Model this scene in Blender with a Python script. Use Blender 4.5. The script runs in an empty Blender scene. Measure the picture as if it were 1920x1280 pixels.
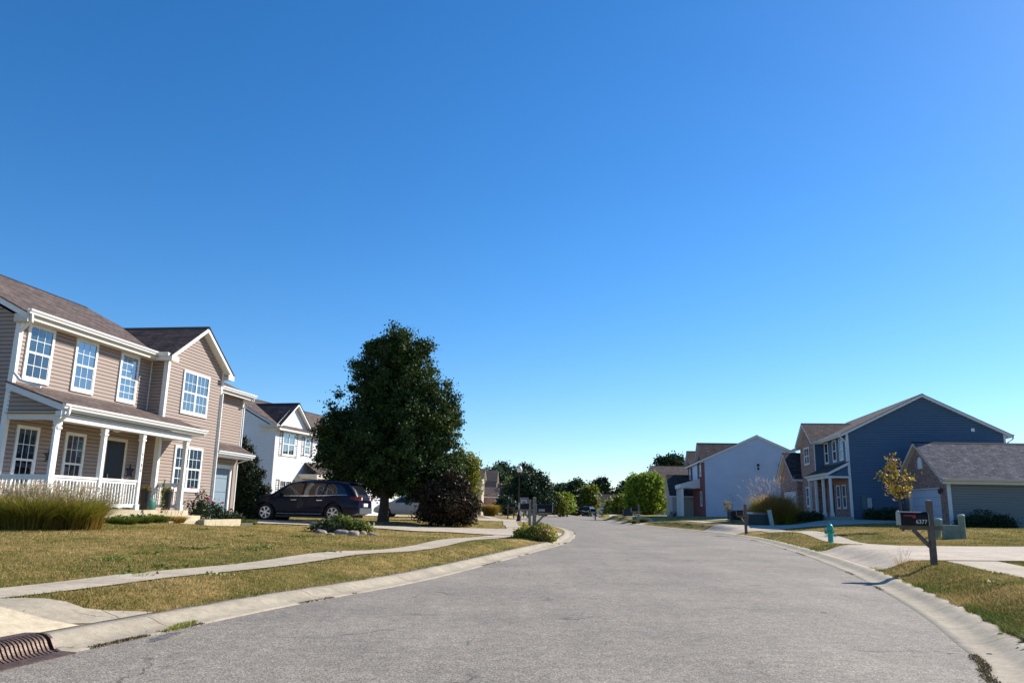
import bpy, math, random
import numpy as np
from mathutils import Vector, Matrix
random.seed(7)
SC = bpy.context.scene
COL = SC.collection
rad = math.radians

# ------------------------------------------------------------------ camera
FPX, EYE = 1460.0, 1.25
PITCH = math.atan(316.0 / FPX)
ROLL = math.atan(0.0205)
fw = np.array([0, math.cos(PITCH), math.sin(PITCH)])
u0 = np.array([0, -math.sin(PITCH), math.cos(PITCH)])
r0 = np.array([1.0, 0, 0])
rt = math.cos(ROLL) * r0 + math.sin(ROLL) * u0
up = -math.sin(ROLL) * r0 + math.cos(ROLL) * u0
cd = bpy.data.cameras.new("camera")
cam = bpy.data.objects.new("camera", cd)
COL.objects.link(cam)
cd.sensor_width = 36
cd.lens = 36 * FPX / 1920
cd.clip_start = 0.05
cd.clip_end = 6000
m = Matrix(((rt[0], up[0], -fw[0], 0), (rt[1], up[1], -fw[1], 0), (rt[2], up[2], -fw[2], EYE), (0, 0, 0, 1)))
cam.matrix_world = m
SC.camera = cam

# ------------------------------------------------------------------ light
SUN_AZ, SUN_EL = 33.0, 34.0      # azimuth counted from +X towards +Y
sdir = Vector((math.cos(rad(SUN_EL)) * math.cos(rad(SUN_AZ)), math.cos(rad(SUN_EL)) * math.sin(rad(SUN_AZ)), math.sin(rad(SUN_EL))))
W = bpy.data.worlds.new("World")
SC.world = W
W.use_nodes = True
wn = W.node_tree
sky = wn.nodes.new('ShaderNodeTexSky')
sky.sky_type = 'NISHITA'
sky.sun_disc = False
sky.sun_elevation = rad(SUN_EL)
sky.sun_rotation = rad(90 - SUN_AZ)
sky.altitude = 0
sky.air_density = 1.0
sky.dust_density = 0.15
sky.ozone_density = 6.0
bg = wn.nodes['Background']
bg.inputs[1].default_value = 0.105
hs = wn.nodes.new('ShaderNodeHueSaturation')
hs.inputs['Saturation'].default_value = 1.22
hs.inputs['Hue'].default_value = 0.5015
wn.links.new(sky.outputs[0], hs.inputs['Color'])
wn.links.new(hs.outputs[0], bg.inputs[0])
sl = bpy.data.lights.new("sun", 'SUN')
sl.energy = 5.0
sl.angle = rad(0.53)
sl.color = (1.0, 0.93, 0.82)
so = bpy.data.objects.new("sun", sl)
COL.objects.link(so)
so.rotation_euler = sdir.to_track_quat('Z', 'Y').to_euler()
SC.view_settings.view_transform = 'Standard'
SC.view_settings.look = 'None'
SC.view_settings.exposure = 0.65
SC.view_settings.gamma = 1.0
SC.cycles.max_bounces = 6
SC.cycles.transparent_max_bounces = 12

# ------------------------------------------------------------------ places
def ray(x, y): return fw * FPX + rt * (x - 960) + up * (640 - y)
EYEP = np.array([0, 0, EYE])
def atY(x, y, Y):
    d = ray(x, y); return EYEP + d * (Y / d[1])

def zr(Y):
    Y = np.asarray(Y, float)
    return np.where(Y > 15, .6 * (1 - np.exp(-(np.maximum(Y, 15) - 15) / 100)), 0.0)

# road edges (left, right) in metres
LE = [(-8, -12), (-5.6, -2), (-4.35, 3), (-3.82, 6.3), (-3.6, 7.27), (-3.34, 8.34), (-2.71, 10.65), (-1.7, 13.63), (-0.6, 17.86), (0.76, 23.74),
      (2.15, 30.03), (3.12, 37.4), (3.55, 45.5), (3.2, 56.7), (2.0, 67), (0.9, 78), (1.2, 90), (2.6, 105), (6.2, 130), (11, 160), (22, 200), (50, 240)]
RE = [(0.5, -12), (1.9, -2), (2.85, 3), (3.75, 6.3), (4.2, 7.27), (4.6, 8.34), (5.45, 10.65), (6.4, 13.63), (7.6, 17.86), (8.95, 23.74),
      (10.15, 30.03), (11.3, 37.4), (11.55, 45.5), (10.6, 56.0), (10.0, 66), (10.2, 78), (10.8, 90), (11.4, 105), (14.2, 130), (19, 153), (31, 190), (57, 228)]
def catmull(P, n):
    P = [np.array(p, float) for p in P]
    P = [2 * P[0] - P[1]] + P + [2 * P[-1] - P[-2]]
    out = []
    for i in range(1, len(P) - 2):
        for k in range(n):
            t = k / n
            out.append(.5 * ((2 * P[i]) + (-P[i - 1] + P[i + 1]) * t + (2 * P[i - 1] - 5 * P[i] + 4 * P[i + 1] - P[i + 2]) * t * t + (-P[i - 1] + 3 * P[i] - 3 * P[i + 1] + P[i + 2]) * t ** 3))
    out.append(P[-2])
    return np.array(out)
LEc, REc = catmull(LE, 10), catmull(RE, 10)
ROADPOLY = np.vstack([LEc, REc[::-1]])

def dist_poly(P, L):
    """distance of points P (n,2) to polyline L (m,2)"""
    out = np.full(len(P), 1e9)
    for a, b in zip(L[:-1], L[1:]):
        ab = b - a
        t = np.clip(((P - a) @ ab) / (ab @ ab + 1e-12), 0, 1)
        d = P - a - t[:, None] * ab
        out = np.minimum(out, d[:, 0] ** 2 + d[:, 1] ** 2)
    return np.sqrt(out)
def inside(P, L):
    x, y = P[:, 0], P[:, 1]
    c = np.zeros(len(P), bool)
    for a, b in zip(L, np.roll(L, -1, axis=0)):
        if a[1] == b[1]: continue
        k = ((a[1] > y) != (b[1] > y)) & (x < (b[0] - a[0]) * (y - a[1]) / (b[1] - a[1]) + a[0])
        c ^= k
    return c
def droad(P):
    P = np.atleast_2d(np.asarray(P, float))
    d = np.minimum(dist_poly(P, LEc), dist_poly(P, REc))
    ins = inside(P, ROADPOLY)
    return np.where(ins, -d, d)
# spot heights of the lawns: photo x, y and distance -> ground point
SPOT = [(100, 992, 19), (300, 988, 22), (500, 983, 31.5), (492, 975, 34.5), (640, 1001, 27), (687, 989, 32), (716, 977, 42), (740, 969, 57), (880, 966, 90),
        (0, 1106, 9.46), (420, 1070, 12.5), (780, 1029, 20.5), (945, 1004, 31), (1004, 1010, 28.5), (974, 978, 59), (955, 984, 47),
        (1557, 1017, 31), (1752, 1060, 16.6), (1399, 998, 42), (1780, 1008, 32), (1850, 990, 43), (1600, 974, 49), (1700, 975, 50), (1420, 985, 50),
        (1324, 968, 75), (1240, 965, 120), (1210, 964, 95), (1198, 980, 70), (1116, 974, 100), (1920, 1045, 20), (680, 969, 60), (850, 975, 50), (800, 991, 36.8), (880, 996, 35.8), (740, 988, 36.8), (800, 997, 31.4), (1475, 975, 60), (1640, 990, 40)]
CP = [(*atY(x, y, Y)[:2], atY(x, y, Y)[2]) for x, y, Y in SPOT]
CP += [(-13.5, 24, .85), (-15, 30, .85), (-18, 36, .95), (-20, 50, 1.0), (-22, 20, 1.0), (-14, 10, .5), (-12, 60, .8), (28, 50, 1.1), (30, 40, 1.0), (24, 75, 1.1), (30, 25, .8), (18, 10, .4), (-8, 110, .5), (-20, 130, .7), (25, 160, .8), (40, 120, 1.0), (-8, 0, .2), (12, 0, .2)]
CP = np.array(CP)
CPv = CP[:, 2] - zr(CP[:, 1]) - .09
def hgt(P):
    P = np.atleast_2d(np.asarray(P, float))
    w = np.zeros(len(P)); s = np.zeros(len(P))
    for (x, y, z), v in zip(CP, CPv):
        sc = 1.0 + .03 * abs(y)
        k = 1 / (((P[:, 0] - x) ** 2 + (P[:, 1] - y) ** 2) / sc ** 2 + .25) ** 1.5
        w += k; s += k * v
    L = s / w
    d = droad(P)
    t = np.clip((d - .6) / .85, 0, 1); t = t * t * (3 - 2 * t)
    far = np.exp(-np.maximum(np.hypot(P[:, 0], P[:, 1] - 60) - 160, 0) / 120)
    L = L * far + (1 - far) * .4
    return zr(P[:, 1]) + .090 + L * t, d
def hz(x, y): return float(hgt([(x, y)])[0][0])
def ong(px, py, Y=None):
    """ground point seen at a photo pixel (or below it at distance Y)"""
    if Y is not None:
        p = atY(px, py, Y); return (p[0], p[1], hz(p[0], p[1]))
    d = ray(px, py)
    ts = np.linspace(4, 220, 2400) / d[1]
    P = EYEP + d * ts[:, None]
    h, _ = hgt(P[:, :2])
    k = np.argmax(P[:, 2] < h)
    return (P[k, 0], P[k, 1], h[k])

# ------------------------------------------------------------------ materials
MATS = {}
def nm(name):
    m = bpy.data.materials.new(name); m.use_nodes = True
    return m, m.node_tree, m.node_tree.nodes['Principled BSDF']
def N(nt, typ, **k):
    n = nt.nodes.new(typ)
    for a, b in k.items():
        if a.startswith('i_'): n.inputs[a[2:].replace('_', ' ')].default_value = b
        else: setattr(n, a, b)
    return n
def ramp(nt, stops):
    r = nt.nodes.new('ShaderNodeValToRGB')
    e = r.color_ramp.elements
    while len(e) < len(stops): e.new(.5)
    for q, (p, c) in zip(e, stops):
        q.position = p; q.color = (*c, 1) if len(c) == 3 else c
    return r
def mixc(nt, fac, a, b, mode='MIX'):
    mx = nt.nodes.new('ShaderNodeMix'); mx.data_type = 'RGBA'; mx.blend_type = mode
    for i, v in ((0, fac), (6, a), (7, b)):
        if hasattr(v, 'links'): nt.links.new(v, mx.inputs[i])
        elif isinstance(v, (int, float)): mx.inputs[i].default_value = v
        else: mx.inputs[i].default_value = (*v, 1)
    return mx.outputs[2]
def plain(name, c, rough=.6, spec=.4, metal=0, var=.08, scale=6, bump=0, bscale=60):
    if name in MATS: return MATS[name]
    m, nt, b = nm(name)
    tc = N(nt, 'ShaderNodeTexCoord')
    no = N(nt, 'ShaderNodeTexNoise', i_Scale=scale, i_Detail=6.0)
    nt.links.new(tc.outputs['Object'], no.inputs['Vector'])
    r = ramp(nt, [(.3, [q * (1 - var) for q in c]), (.7, [min(1, q * (1 + var)) for q in c])])
    nt.links.new(no.outputs[0], r.inputs[0])
    nt.links.new(r.outputs[0], b.inputs['Base Color'])
    b.inputs['Roughness'].default_value = rough
    b.inputs['Specular IOR Level'].default_value = spec
    b.inputs['Metallic'].default_value = metal
    if bump:
        n2 = N(nt, 'ShaderNodeTexNoise', i_Scale=bscale, i_Detail=5.0)
        nt.links.new(tc.outputs['Object'], n2.inputs['Vector'])
        bp = N(nt, 'ShaderNodeBump', i_Strength=bump, i_Distance=.02)
        nt.links.new(n2.outputs[0], bp.inputs['Height']); nt.links.new(bp.outputs[0], b.inputs['Normal'])
    MATS[name] = m
    return m
def siding_m(name, c):
    if name in MATS: return MATS[name]
    m = plain(name, c, rough=.55, spec=.3, var=.05, scale=.7)
    nt = m.node_tree; b = nt.nodes['Principled BSDF']
    tc = N(nt, 'ShaderNodeTexCoord')
    mp = N(nt, 'ShaderNodeMapping'); mp.inputs['Scale'].default_value = (1, 1, 26)
    no = N(nt, 'ShaderNodeTexNoise', i_Scale=1.3, i_Detail=3.0)
    nt.links.new(tc.outputs['Object'], mp.inputs[0]); nt.links.new(mp.outputs[0], no.inputs['Vector'])
    bp = N(nt, 'ShaderNodeBump', i_Strength=.25, i_Distance=.004)
    nt.links.new(no.outputs[0], bp.inputs['Height']); nt.links.new(bp.outputs[0], b.inputs['Normal'])
    return m
def shingle_m(name, a, c, bw=.32, rh=.14):
    if name in MATS: return MATS[name]
    m, nt, b = nm(name)
    uv = N(nt, 'ShaderNodeUVMap')
    br = N(nt, 'ShaderNodeTexBrick', i_Scale=1.0)
    br.inputs['Brick Width'].default_value = bw; br.inputs['Row Height'].default_value = rh
    br.inputs['Mortar Size'].default_value = .012; br.inputs['Bias'].default_value = 0
    br.inputs['Color1'].default_value = (*a, 1); br.inputs['Color2'].default_value = (*c, 1)
    br.inputs['Mortar'].default_value = (*[q * .35 for q in a], 1)
    br.squash = .7; br.squash_frequency = 3
    nt.links.new(uv.outputs[0], br.inputs['Vector'])
    no = N(nt, 'ShaderNodeTexNoise', i_Scale=2.2, i_Detail=8.0)
    nt.links.new(uv.outputs[0], no.inputs['Vector'])
    n3 = N(nt, 'ShaderNodeTexNoise', i_Scale=45, i_Detail=4.0)
    nt.links.new(uv.outputs[0], n3.inputs['Vector'])
    r = ramp(nt, [(.3, (.62,) * 3), (.7, (1.25,) * 3)]); nt.links.new(no.outputs[0], r.inputs[0])
    r3 = ramp(nt, [(.3, (.6,) * 3), (.7, (1.35,) * 3)]); nt.links.new(n3.outputs[0], r3.inputs[0])
    c1 = mixc(nt, 1.0, br.outputs[0], r.outputs[0], 'MULTIPLY')
    c2 = mixc(nt, 1.0, c1, r3.outputs[0], 'MULTIPLY')
    nt.links.new(c2, b.inputs['Base Color'])
    b.inputs['Roughness'].default_value = .95; b.inputs['Specular IOR Level'].default_value = .15
    bp = N(nt, 'ShaderNodeBump', i_Strength=.6, i_Distance=.01)
    nt.links.new(c2, bp.inputs['Height']); nt.links.new(bp.outputs[0], b.inputs['Normal'])
    MATS[name] = m; return m
def brick_m(name, a, c, mortar=(.30, .27, .25)):
    if name in MATS: return MATS[name]
    m, nt, b = nm(name)
    uv = N(nt, 'ShaderNodeUVMap')
    br = N(nt, 'ShaderNodeTexBrick', i_Scale=1.0)
    br.inputs['Brick Width'].default_value = .22; br.inputs['Row Height'].default_value = .075
    br.inputs['Mortar Size'].default_value = .008
    br.inputs['Color1'].default_value = (*a, 1); br.inputs['Color2'].default_value = (*c, 1)
    br.inputs['Mortar'].default_value = (*mortar, 1)
    nt.links.new(uv.outputs[0], br.inputs['Vector'])
    no = N(nt, 'ShaderNodeTexNoise', i_Scale=5, i_Detail=8.0)
    nt.links.new(uv.outputs[0], no.inputs['Vector'])
    r = ramp(nt, [(.3, (.55,) * 3), (.7, (1.4,) * 3)]); nt.links.new(no.outputs[0], r.inputs[0])
    c1 = mixc(nt, 1.0, br.outputs[0], r.outputs[0], 'MULTIPLY')
    nt.links.new(c1, b.inputs['Base Color'])
    b.inputs['Roughness'].default_value = .9
    bp = N(nt, 'ShaderNodeBump', i_Strength=.5, i_Distance=.01, invert=True)
    nt.links.new(br.outputs[1], bp.inputs['Height']); nt.links.new(bp.outputs[0], b.inputs['Normal'])
    MATS[name] = m; return m
def glass_m(name='window_glass', tint=(.62, .70, .74), refl=.05):
    if name in MATS: return MATS[name]
    m, nt, b = nm(name)
    nt.nodes.remove(b)
    tr = N(nt, 'ShaderNodeBsdfTransparent'); tr.inputs[0].default_value = (*tint, 1)
    gl = N(nt, 'ShaderNodeBsdfGlossy'); gl.inputs['Roughness'].default_value = .015; gl.inputs[0].default_value = (.95, .97, 1, 1)
    lw = N(nt, 'ShaderNodeLayerWeight', i_Blend=.22)
    mr = N(nt, 'ShaderNodeMapRange'); mr.inputs[3].default_value = refl; mr.inputs[4].default_value = .30
    nt.links.new(lw.outputs['Fresnel'], mr.inputs[0])
    mx = N(nt, 'ShaderNodeMixShader')
    nt.links.new(mr.outputs[0], mx.inputs[0]); nt.links.new(tr.outputs[0], mx.inputs[1]); nt.links.new(gl.outputs[0], mx.inputs[2])
    # old panes are never quite flat
    no = N(nt, 'ShaderNodeTexNoise', i_Scale=1.2); bp = N(nt, 'ShaderNodeBump', i_Strength=.08, i_Distance=.02)
    tc = N(nt, 'ShaderNodeTexCoord'); nt.links.new(tc.outputs['Object'], no.inputs['Vector'])
    nt.links.new(no.outputs[0], bp.inputs['Height']); nt.links.new(bp.outputs[0], gl.inputs['Normal'])
    nt.links.new(mx.outputs[0], nt.nodes['Material Output'].inputs[0])
    MATS[name] = m; return m
def blind_m(name, c, pitch=.05, dark=.35):
    if name in MATS: return MATS[name]
    m, nt, b = nm(name)
    tc = N(nt, 'ShaderNodeTexCoord'); sx = N(nt, 'ShaderNodeSeparateXYZ')
    nt.links.new(tc.outputs['Object'], sx.inputs[0])
    ma = N(nt, 'ShaderNodeMath', operation='MULTIPLY'); ma.inputs[1].default_value = 1 / pitch
    fr = N(nt, 'ShaderNodeMath', operation='FRACT')
    nt.links.new(sx.outputs[2], ma.inputs[0]); nt.links.new(ma.outputs[0], fr.inputs[0])
    r = ramp(nt, [(0, [q * dark for q in c]), (.25, c), (.8, c), (1, [q * .6 for q in c])]); nt.links.new(fr.outputs[0], r.inputs[0])
    nt.links.new(r.outputs[0], b.inputs['Base Color']); b.inputs['Roughness'].default_value = .7
    MATS[name] = m; return m
def leaf_m(name, cols, rough=.55, trans=.25, attr='tint'):
    if name in MATS: return MATS[name]
    m, nt, b = nm(name)
    at = N(nt, 'ShaderNodeAttribute', attribute_name=attr)
    r = ramp(nt, [(i / (len(cols) - 1), c) for i, c in enumerate(cols)])
    nt.links.new(at.outputs['Fac'], r.inputs[0])
    nt.links.new(r.outputs[0], b.inputs['Base Color'])
    b.inputs['Roughness'].default_value = rough; b.inputs['Specular IOR Level'].default_value = .25
    tl = N(nt, 'ShaderNodeBsdfTranslucent'); nt.links.new(r.outputs[0], tl.inputs[0])
    mx = N(nt, 'ShaderNodeMixShader'); mx.inputs[0].default_value = trans
    nt.links.new(b.outputs[0], mx.inputs[1]); nt.links.new(tl.outputs[0], mx.inputs[2])
    nt.links.new(mx.outputs[0], nt.nodes['Material Output'].inputs[0])
    MATS[name] = m; return m
WHITE = plain('white_vinyl_trim', (.78, .78, .76), rough=.45, var=.03)
CREAM = plain('soffit_vinyl', (.62, .58, .50), rough=.6, var=.04)
GREYW = plain('aged_white_trim', (.66, .67, .68), rough=.5, var=.04)
DARKI = plain('dark_interior', (.015, .016, .02), rough=.8, var=.2)
BLACK = plain('black_paint', (.012, .012, .014), rough=.35, var=.1)
GLASS = glass_m()
BLIND = blind_m('blind_white', (.20, .30, .36), .075, .25)
BLINDG = blind_m('blind_sage', (.40, .46, .36))
CURT = plain('curtain_grey', (.10, .11, .13), rough=.9, var=.4, scale=3)
CURTW = plain('curtain_white', (.27, .36, .42), rough=.9, var=.15, scale=4)

# ------------------------------------------------------------------ mesh building
def setprops(o, label=None, cat=None, group=None, kind=None):
    if label: o['label'] = label
    if cat: o['category'] = cat
    if group: o['group'] = group
    if kind: o['kind'] = kind
    return o
def thing(name, loc=(0, 0, 0), rz=0, label=None, cat=None, group=None):
    o = bpy.data.objects.new(name, None); COL.objects.link(o)
    o.location = loc; o.rotation_euler = (0, 0, rz); o.empty_display_size = .2
    return setprops(o, label, cat, group)
class MB:
    def __init__(s): s.v = []; s.f = []; s.sm = []; s.ch = []
    def add(s, vs, fs, smooth=False):
        k = len(s.v); s.ch.append((k, len(s.f))); s.v += [tuple(map(float, v)) for v in vs]; s.f += [[k + i for i in f] for f in fs]; s.sm += [smooth] * len(fs); return s
    def box(s, x0, x1, y0, y1, z0, z1):
        if x0 > x1: x0, x1 = x1, x0
        if y0 > y1: y0, y1 = y1, y0
        if z0 > z1: z0, z1 = z1, z0
        return s.add([(x0, y0, z0), (x1, y0, z0), (x1, y1, z0), (x0, y1, z0), (x0, y0, z1), (x1, y0, z1), (x1, y1, z1), (x0, y1, z1)],
                     [(0, 3, 2, 1), (4, 5, 6, 7), (0, 1, 5, 4), (1, 2, 6, 5), (2, 3, 7, 6), (3, 0, 4, 7)])
    def obox(s, F, a0, a1, o0, o1, z0, z1):
        """box in a wall frame F=(px,py,dx,dy,ox,oy): a along the wall, o outward"""
        px, py, dx, dy, ox, oy = F
        P = lambda a, o, z: (px + dx * a + ox * o, py + dy * a + oy * o, z)
        vs = [P(a0, o0, z0), P(a1, o0, z0), P(a1, o1, z0), P(a0, o1, z0), P(a0, o0, z1), P(a1, o0, z1), P(a1, o1, z1), P(a0, o1, z1)]
        return s.add(vs, [(0, 3, 2, 1), (4, 5, 6, 7), (0, 1, 5, 4), (1, 2, 6, 5), (2, 3, 7, 6), (3, 0, 4, 7)])
    def poly(s, pts, vec):
        """prism: polygon pts (3D) extruded by vec"""
        n = len(pts); vec = np.array(vec, float)
        vs = [tuple(p) for p in pts] + [tuple(np.array(p) + vec) for p in pts]
        return s.add(vs, [tuple(range(n))[::-1], tuple(range(n, 2 * n))] + [(i, (i + 1) % n, n + (i + 1) % n, n + i) for i in range(n)])
    def beam(s, p0, p1, w, h, upv=(0, 0, 1)):
        p0, p1 = np.array(p0, float), np.array(p1, float); d = p1 - p0; d /= np.linalg.norm(d)
        u = np.array(upv, float); r = np.cross(d, u); r /= np.linalg.norm(r); u = np.cross(r, d)
        c = [(-w / 2, -h / 2), (w / 2, -h / 2), (w / 2, h / 2), (-w / 2, h / 2)]
        vs = [p0 + r * a + u * b for a, b in c] + [p1 + r * a + u * b for a, b in c]
        return s.add(vs, [(0, 1, 2, 3), (7, 6, 5, 4), (0, 4, 5, 1), (1, 5, 6, 2), (2, 6, 7, 3), (3, 7, 4, 0)])
    def tube(s, path, r, n=10, caps=True):
        path = [np.array(p, float) for p in path]; rs = r if hasattr(r, '__len__') else [r] * len(path)
        vs = []; fs = []
        for i, p in enumerate(path):
            d = path[min(i + 1, len(path) - 1)] - path[max(i - 1, 0)]; d = d / (np.linalg.norm(d) + 1e-9)
            a = np.array([0, 0, 1.]) if abs(d[2]) < .9 else np.array([1., 0, 0])
            u = np.cross(d, a); u /= np.linalg.norm(u); w = np.cross(d, u)
            for k in range(n):
                t = 2 * math.pi * k / n; vs.append(p + (u * math.cos(t) + w * math.sin(t)) * rs[i])
        for i in range(len(path) - 1):
            for k in range(n):
                fs.append((i * n + k, i * n + (k + 1) % n, (i + 1) * n + (k + 1) % n, (i + 1) * n + k))
        if caps: fs += [tuple(range(n))[::-1], tuple((len(path) - 1) * n + k for k in range(n))]
        return s.add(vs, fs, True)
    def lathe(s, prof, n=20, c=(0, 0, 0)):
        vs = []; fs = []
        for r, z in prof:
            for k in range(n):
                t = 2 * math.pi * k / n; vs.append((c[0] + r * math.cos(t), c[1] + r * math.sin(t), c[2] + z))
        for i in range(len(prof) - 1):
            for k in range(n):
                fs.append((i * n + k, i * n + (k + 1) % n, (i + 1) * n + (k + 1) % n, (i + 1) * n + k))
        fs += [tuple(range(n))[::-1], tuple((len(prof) - 1) * n + k for k in range(n))]
        return s.add(vs, fs, True)
    def build_each(s, name, mat, parent=None):
        for (v0, f0), (v1, f1) in zip(s.ch, s.ch[1:] + [(len(s.v), len(s.f))]):
            q = MB(); q.add(s.v[v0:v1], [[i - v0 for i in f] for f in s.f[f0:f1]], s.sm[f0]); q.build(name, mat, parent)
    def build(s, name, mat, parent=None, loc=None, uv=True, **props):
        me = bpy.data.meshes.new(name); me.from_pydata(s.v, [], s.f)
        me.polygons.foreach_set('use_smooth', s.sm)
        if uv and len(s.f) < 60000:
            ul = me.uv_layers.new(name='UVMap'); data = np.zeros((len(me.loops), 2))
            V = np.array(s.v)
            for p in me.polygons:
                n = p.normal
                if abs(n.z) > .995: U, Wv = (1, 0, 0), (0, 1, 0)
                else:
                    U = Vector((0, 0, 1)).cross(n).normalized(); Wv = n.cross(U)
                li = list(p.loop_indices); P = V[list(p.vertices)]
                data[li, 0] = P @ np.array(U); data[li, 1] = P @ np.array(Wv)
            ul.data.foreach_set('uv', data.ravel())
        if mat: me.materials.append(mat)
        if any(s.sm): 
            try: me.set_sharp_from_angle(angle=rad(50))
            except Exception: pass
        o = bpy.data.objects.new(name, me); COL.objects.link(o)
        if parent: o.parent = parent
        if loc: o.location = loc
        return setprops(o, **props)
def npmesh(name, V, F, mat, parent=None, tint=None, loc=None, **props):
    """fast mesh from arrays; F is (n,k)"""
    me = bpy.data.meshes.new(name); n, k = F.shape
    me.vertices.add(len(V)); me.vertices.foreach_set('co', np.ascontiguousarray(V, np.float32).ravel())
    me.loops.add(n * k); me.loops.foreach_set('vertex_index', np.ascontiguousarray(F, np.int32).ravel())
    me.polygons.add(n); me.polygons.foreach_set('loop_start', np.arange(0, n * k, k, dtype=np.int32))
    try: me.polygons.foreach_set('loop_total', np.full(n, k, np.int32))
    except Exception: pass
    me.update(calc_edges=True)
    if tint is not None:
        a = me.attributes.new('tint', 'FLOAT', 'FACE'); a.data.foreach_set('value', np.asarray(tint, np.float32))
    me.materials.append(mat)
    o = bpy.data.objects.new(name, me); COL.objects.link(o)
    if parent: o.parent = parent
    if loc: o.location = loc
    return setprops(o, **props)
def text_mesh(name, body, size, mat, parent, loc, rot, ext=.002, align='CENTER', **props):
    c = bpy.data.curves.new(name, 'FONT'); c.body = body; c.size = size; c.extrude = ext; c.align_x = align; c.align_y = 'CENTER'
    c.offset = size * .012
    t = bpy.data.objects.new(name + '_tmp', c); COL.objects.link(t)
    dg = bpy.context.evaluated_depsgraph_get(); me = bpy.data.meshes.new_from_object(t.evaluated_get(dg))
    bpy.data.objects.remove(t); bpy.data.curves.remove(c)
    me.materials.clear(); me.materials.append(mat)
    o = bpy.data.objects.new(name, me); COL.objects.link(o); o.parent = parent; o.location = loc; o.rotation_euler = rot
    return setprops(o, **props)
# ------------------------------------------------------------------ ground, road, pavements
def lawn_nodes(nt, b):
    tc = N(nt, 'ShaderNodeTexCoord')
    def nz(s, d=6.0, rough=.6):
        n = N(nt, 'ShaderNodeTexNoise', i_Scale=s, i_Detail=d, i_Roughness=rough); nt.links.new(tc.outputs['Object'], n.inputs['Vector']); return n.outputs[0]
    r1 = ramp(nt, [(.30, (.13, .14, .03)), (.45, (.27, .21, .07)), (.58, (.38, .27, .105)), (.75, (.46, .34, .155))]); nt.links.new(nz(.35, 5), r1.inputs[0])
    r2 = ramp(nt, [(.35, (.6, .65, .5)), (.5, (1, 1, 1)), (.68, (1.45, 1.3, 1.25))]); nt.links.new(nz(3.5, 6), r2.inputs[0])
    r3 = ramp(nt, [(.3, (.45, .5, .4)), (.55, (1, 1, 1)), (.75, (1.6, 1.5, 1.4))]); nt.links.new(nz(42, 8, .7), r3.inputs[0])
    c = mixc(nt, 1.0, r1.outputs[0], r2.outputs[0], 'MULTIPLY'); c = mixc(nt, 1.0, c, r3.outputs[0], 'MULTIPLY')
    return c, nz(60, 8, .75)
m, nt, b = nm('dry_lawn')
c, hgh = lawn_nodes(nt, b)
nt.links.new(c, b.inputs['Base Color']); b.inputs['Roughness'].default_value = 1; b.inputs['Specular IOR Level'].default_value = .05
bp = N(nt, 'ShaderNodeBump', i_Strength=1.0, i_Distance=.04); nt.links.new(hgh, bp.inputs['Height']); nt.links.new(bp.outputs[0], b.inputs['Normal'])
LAWN = m

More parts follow.
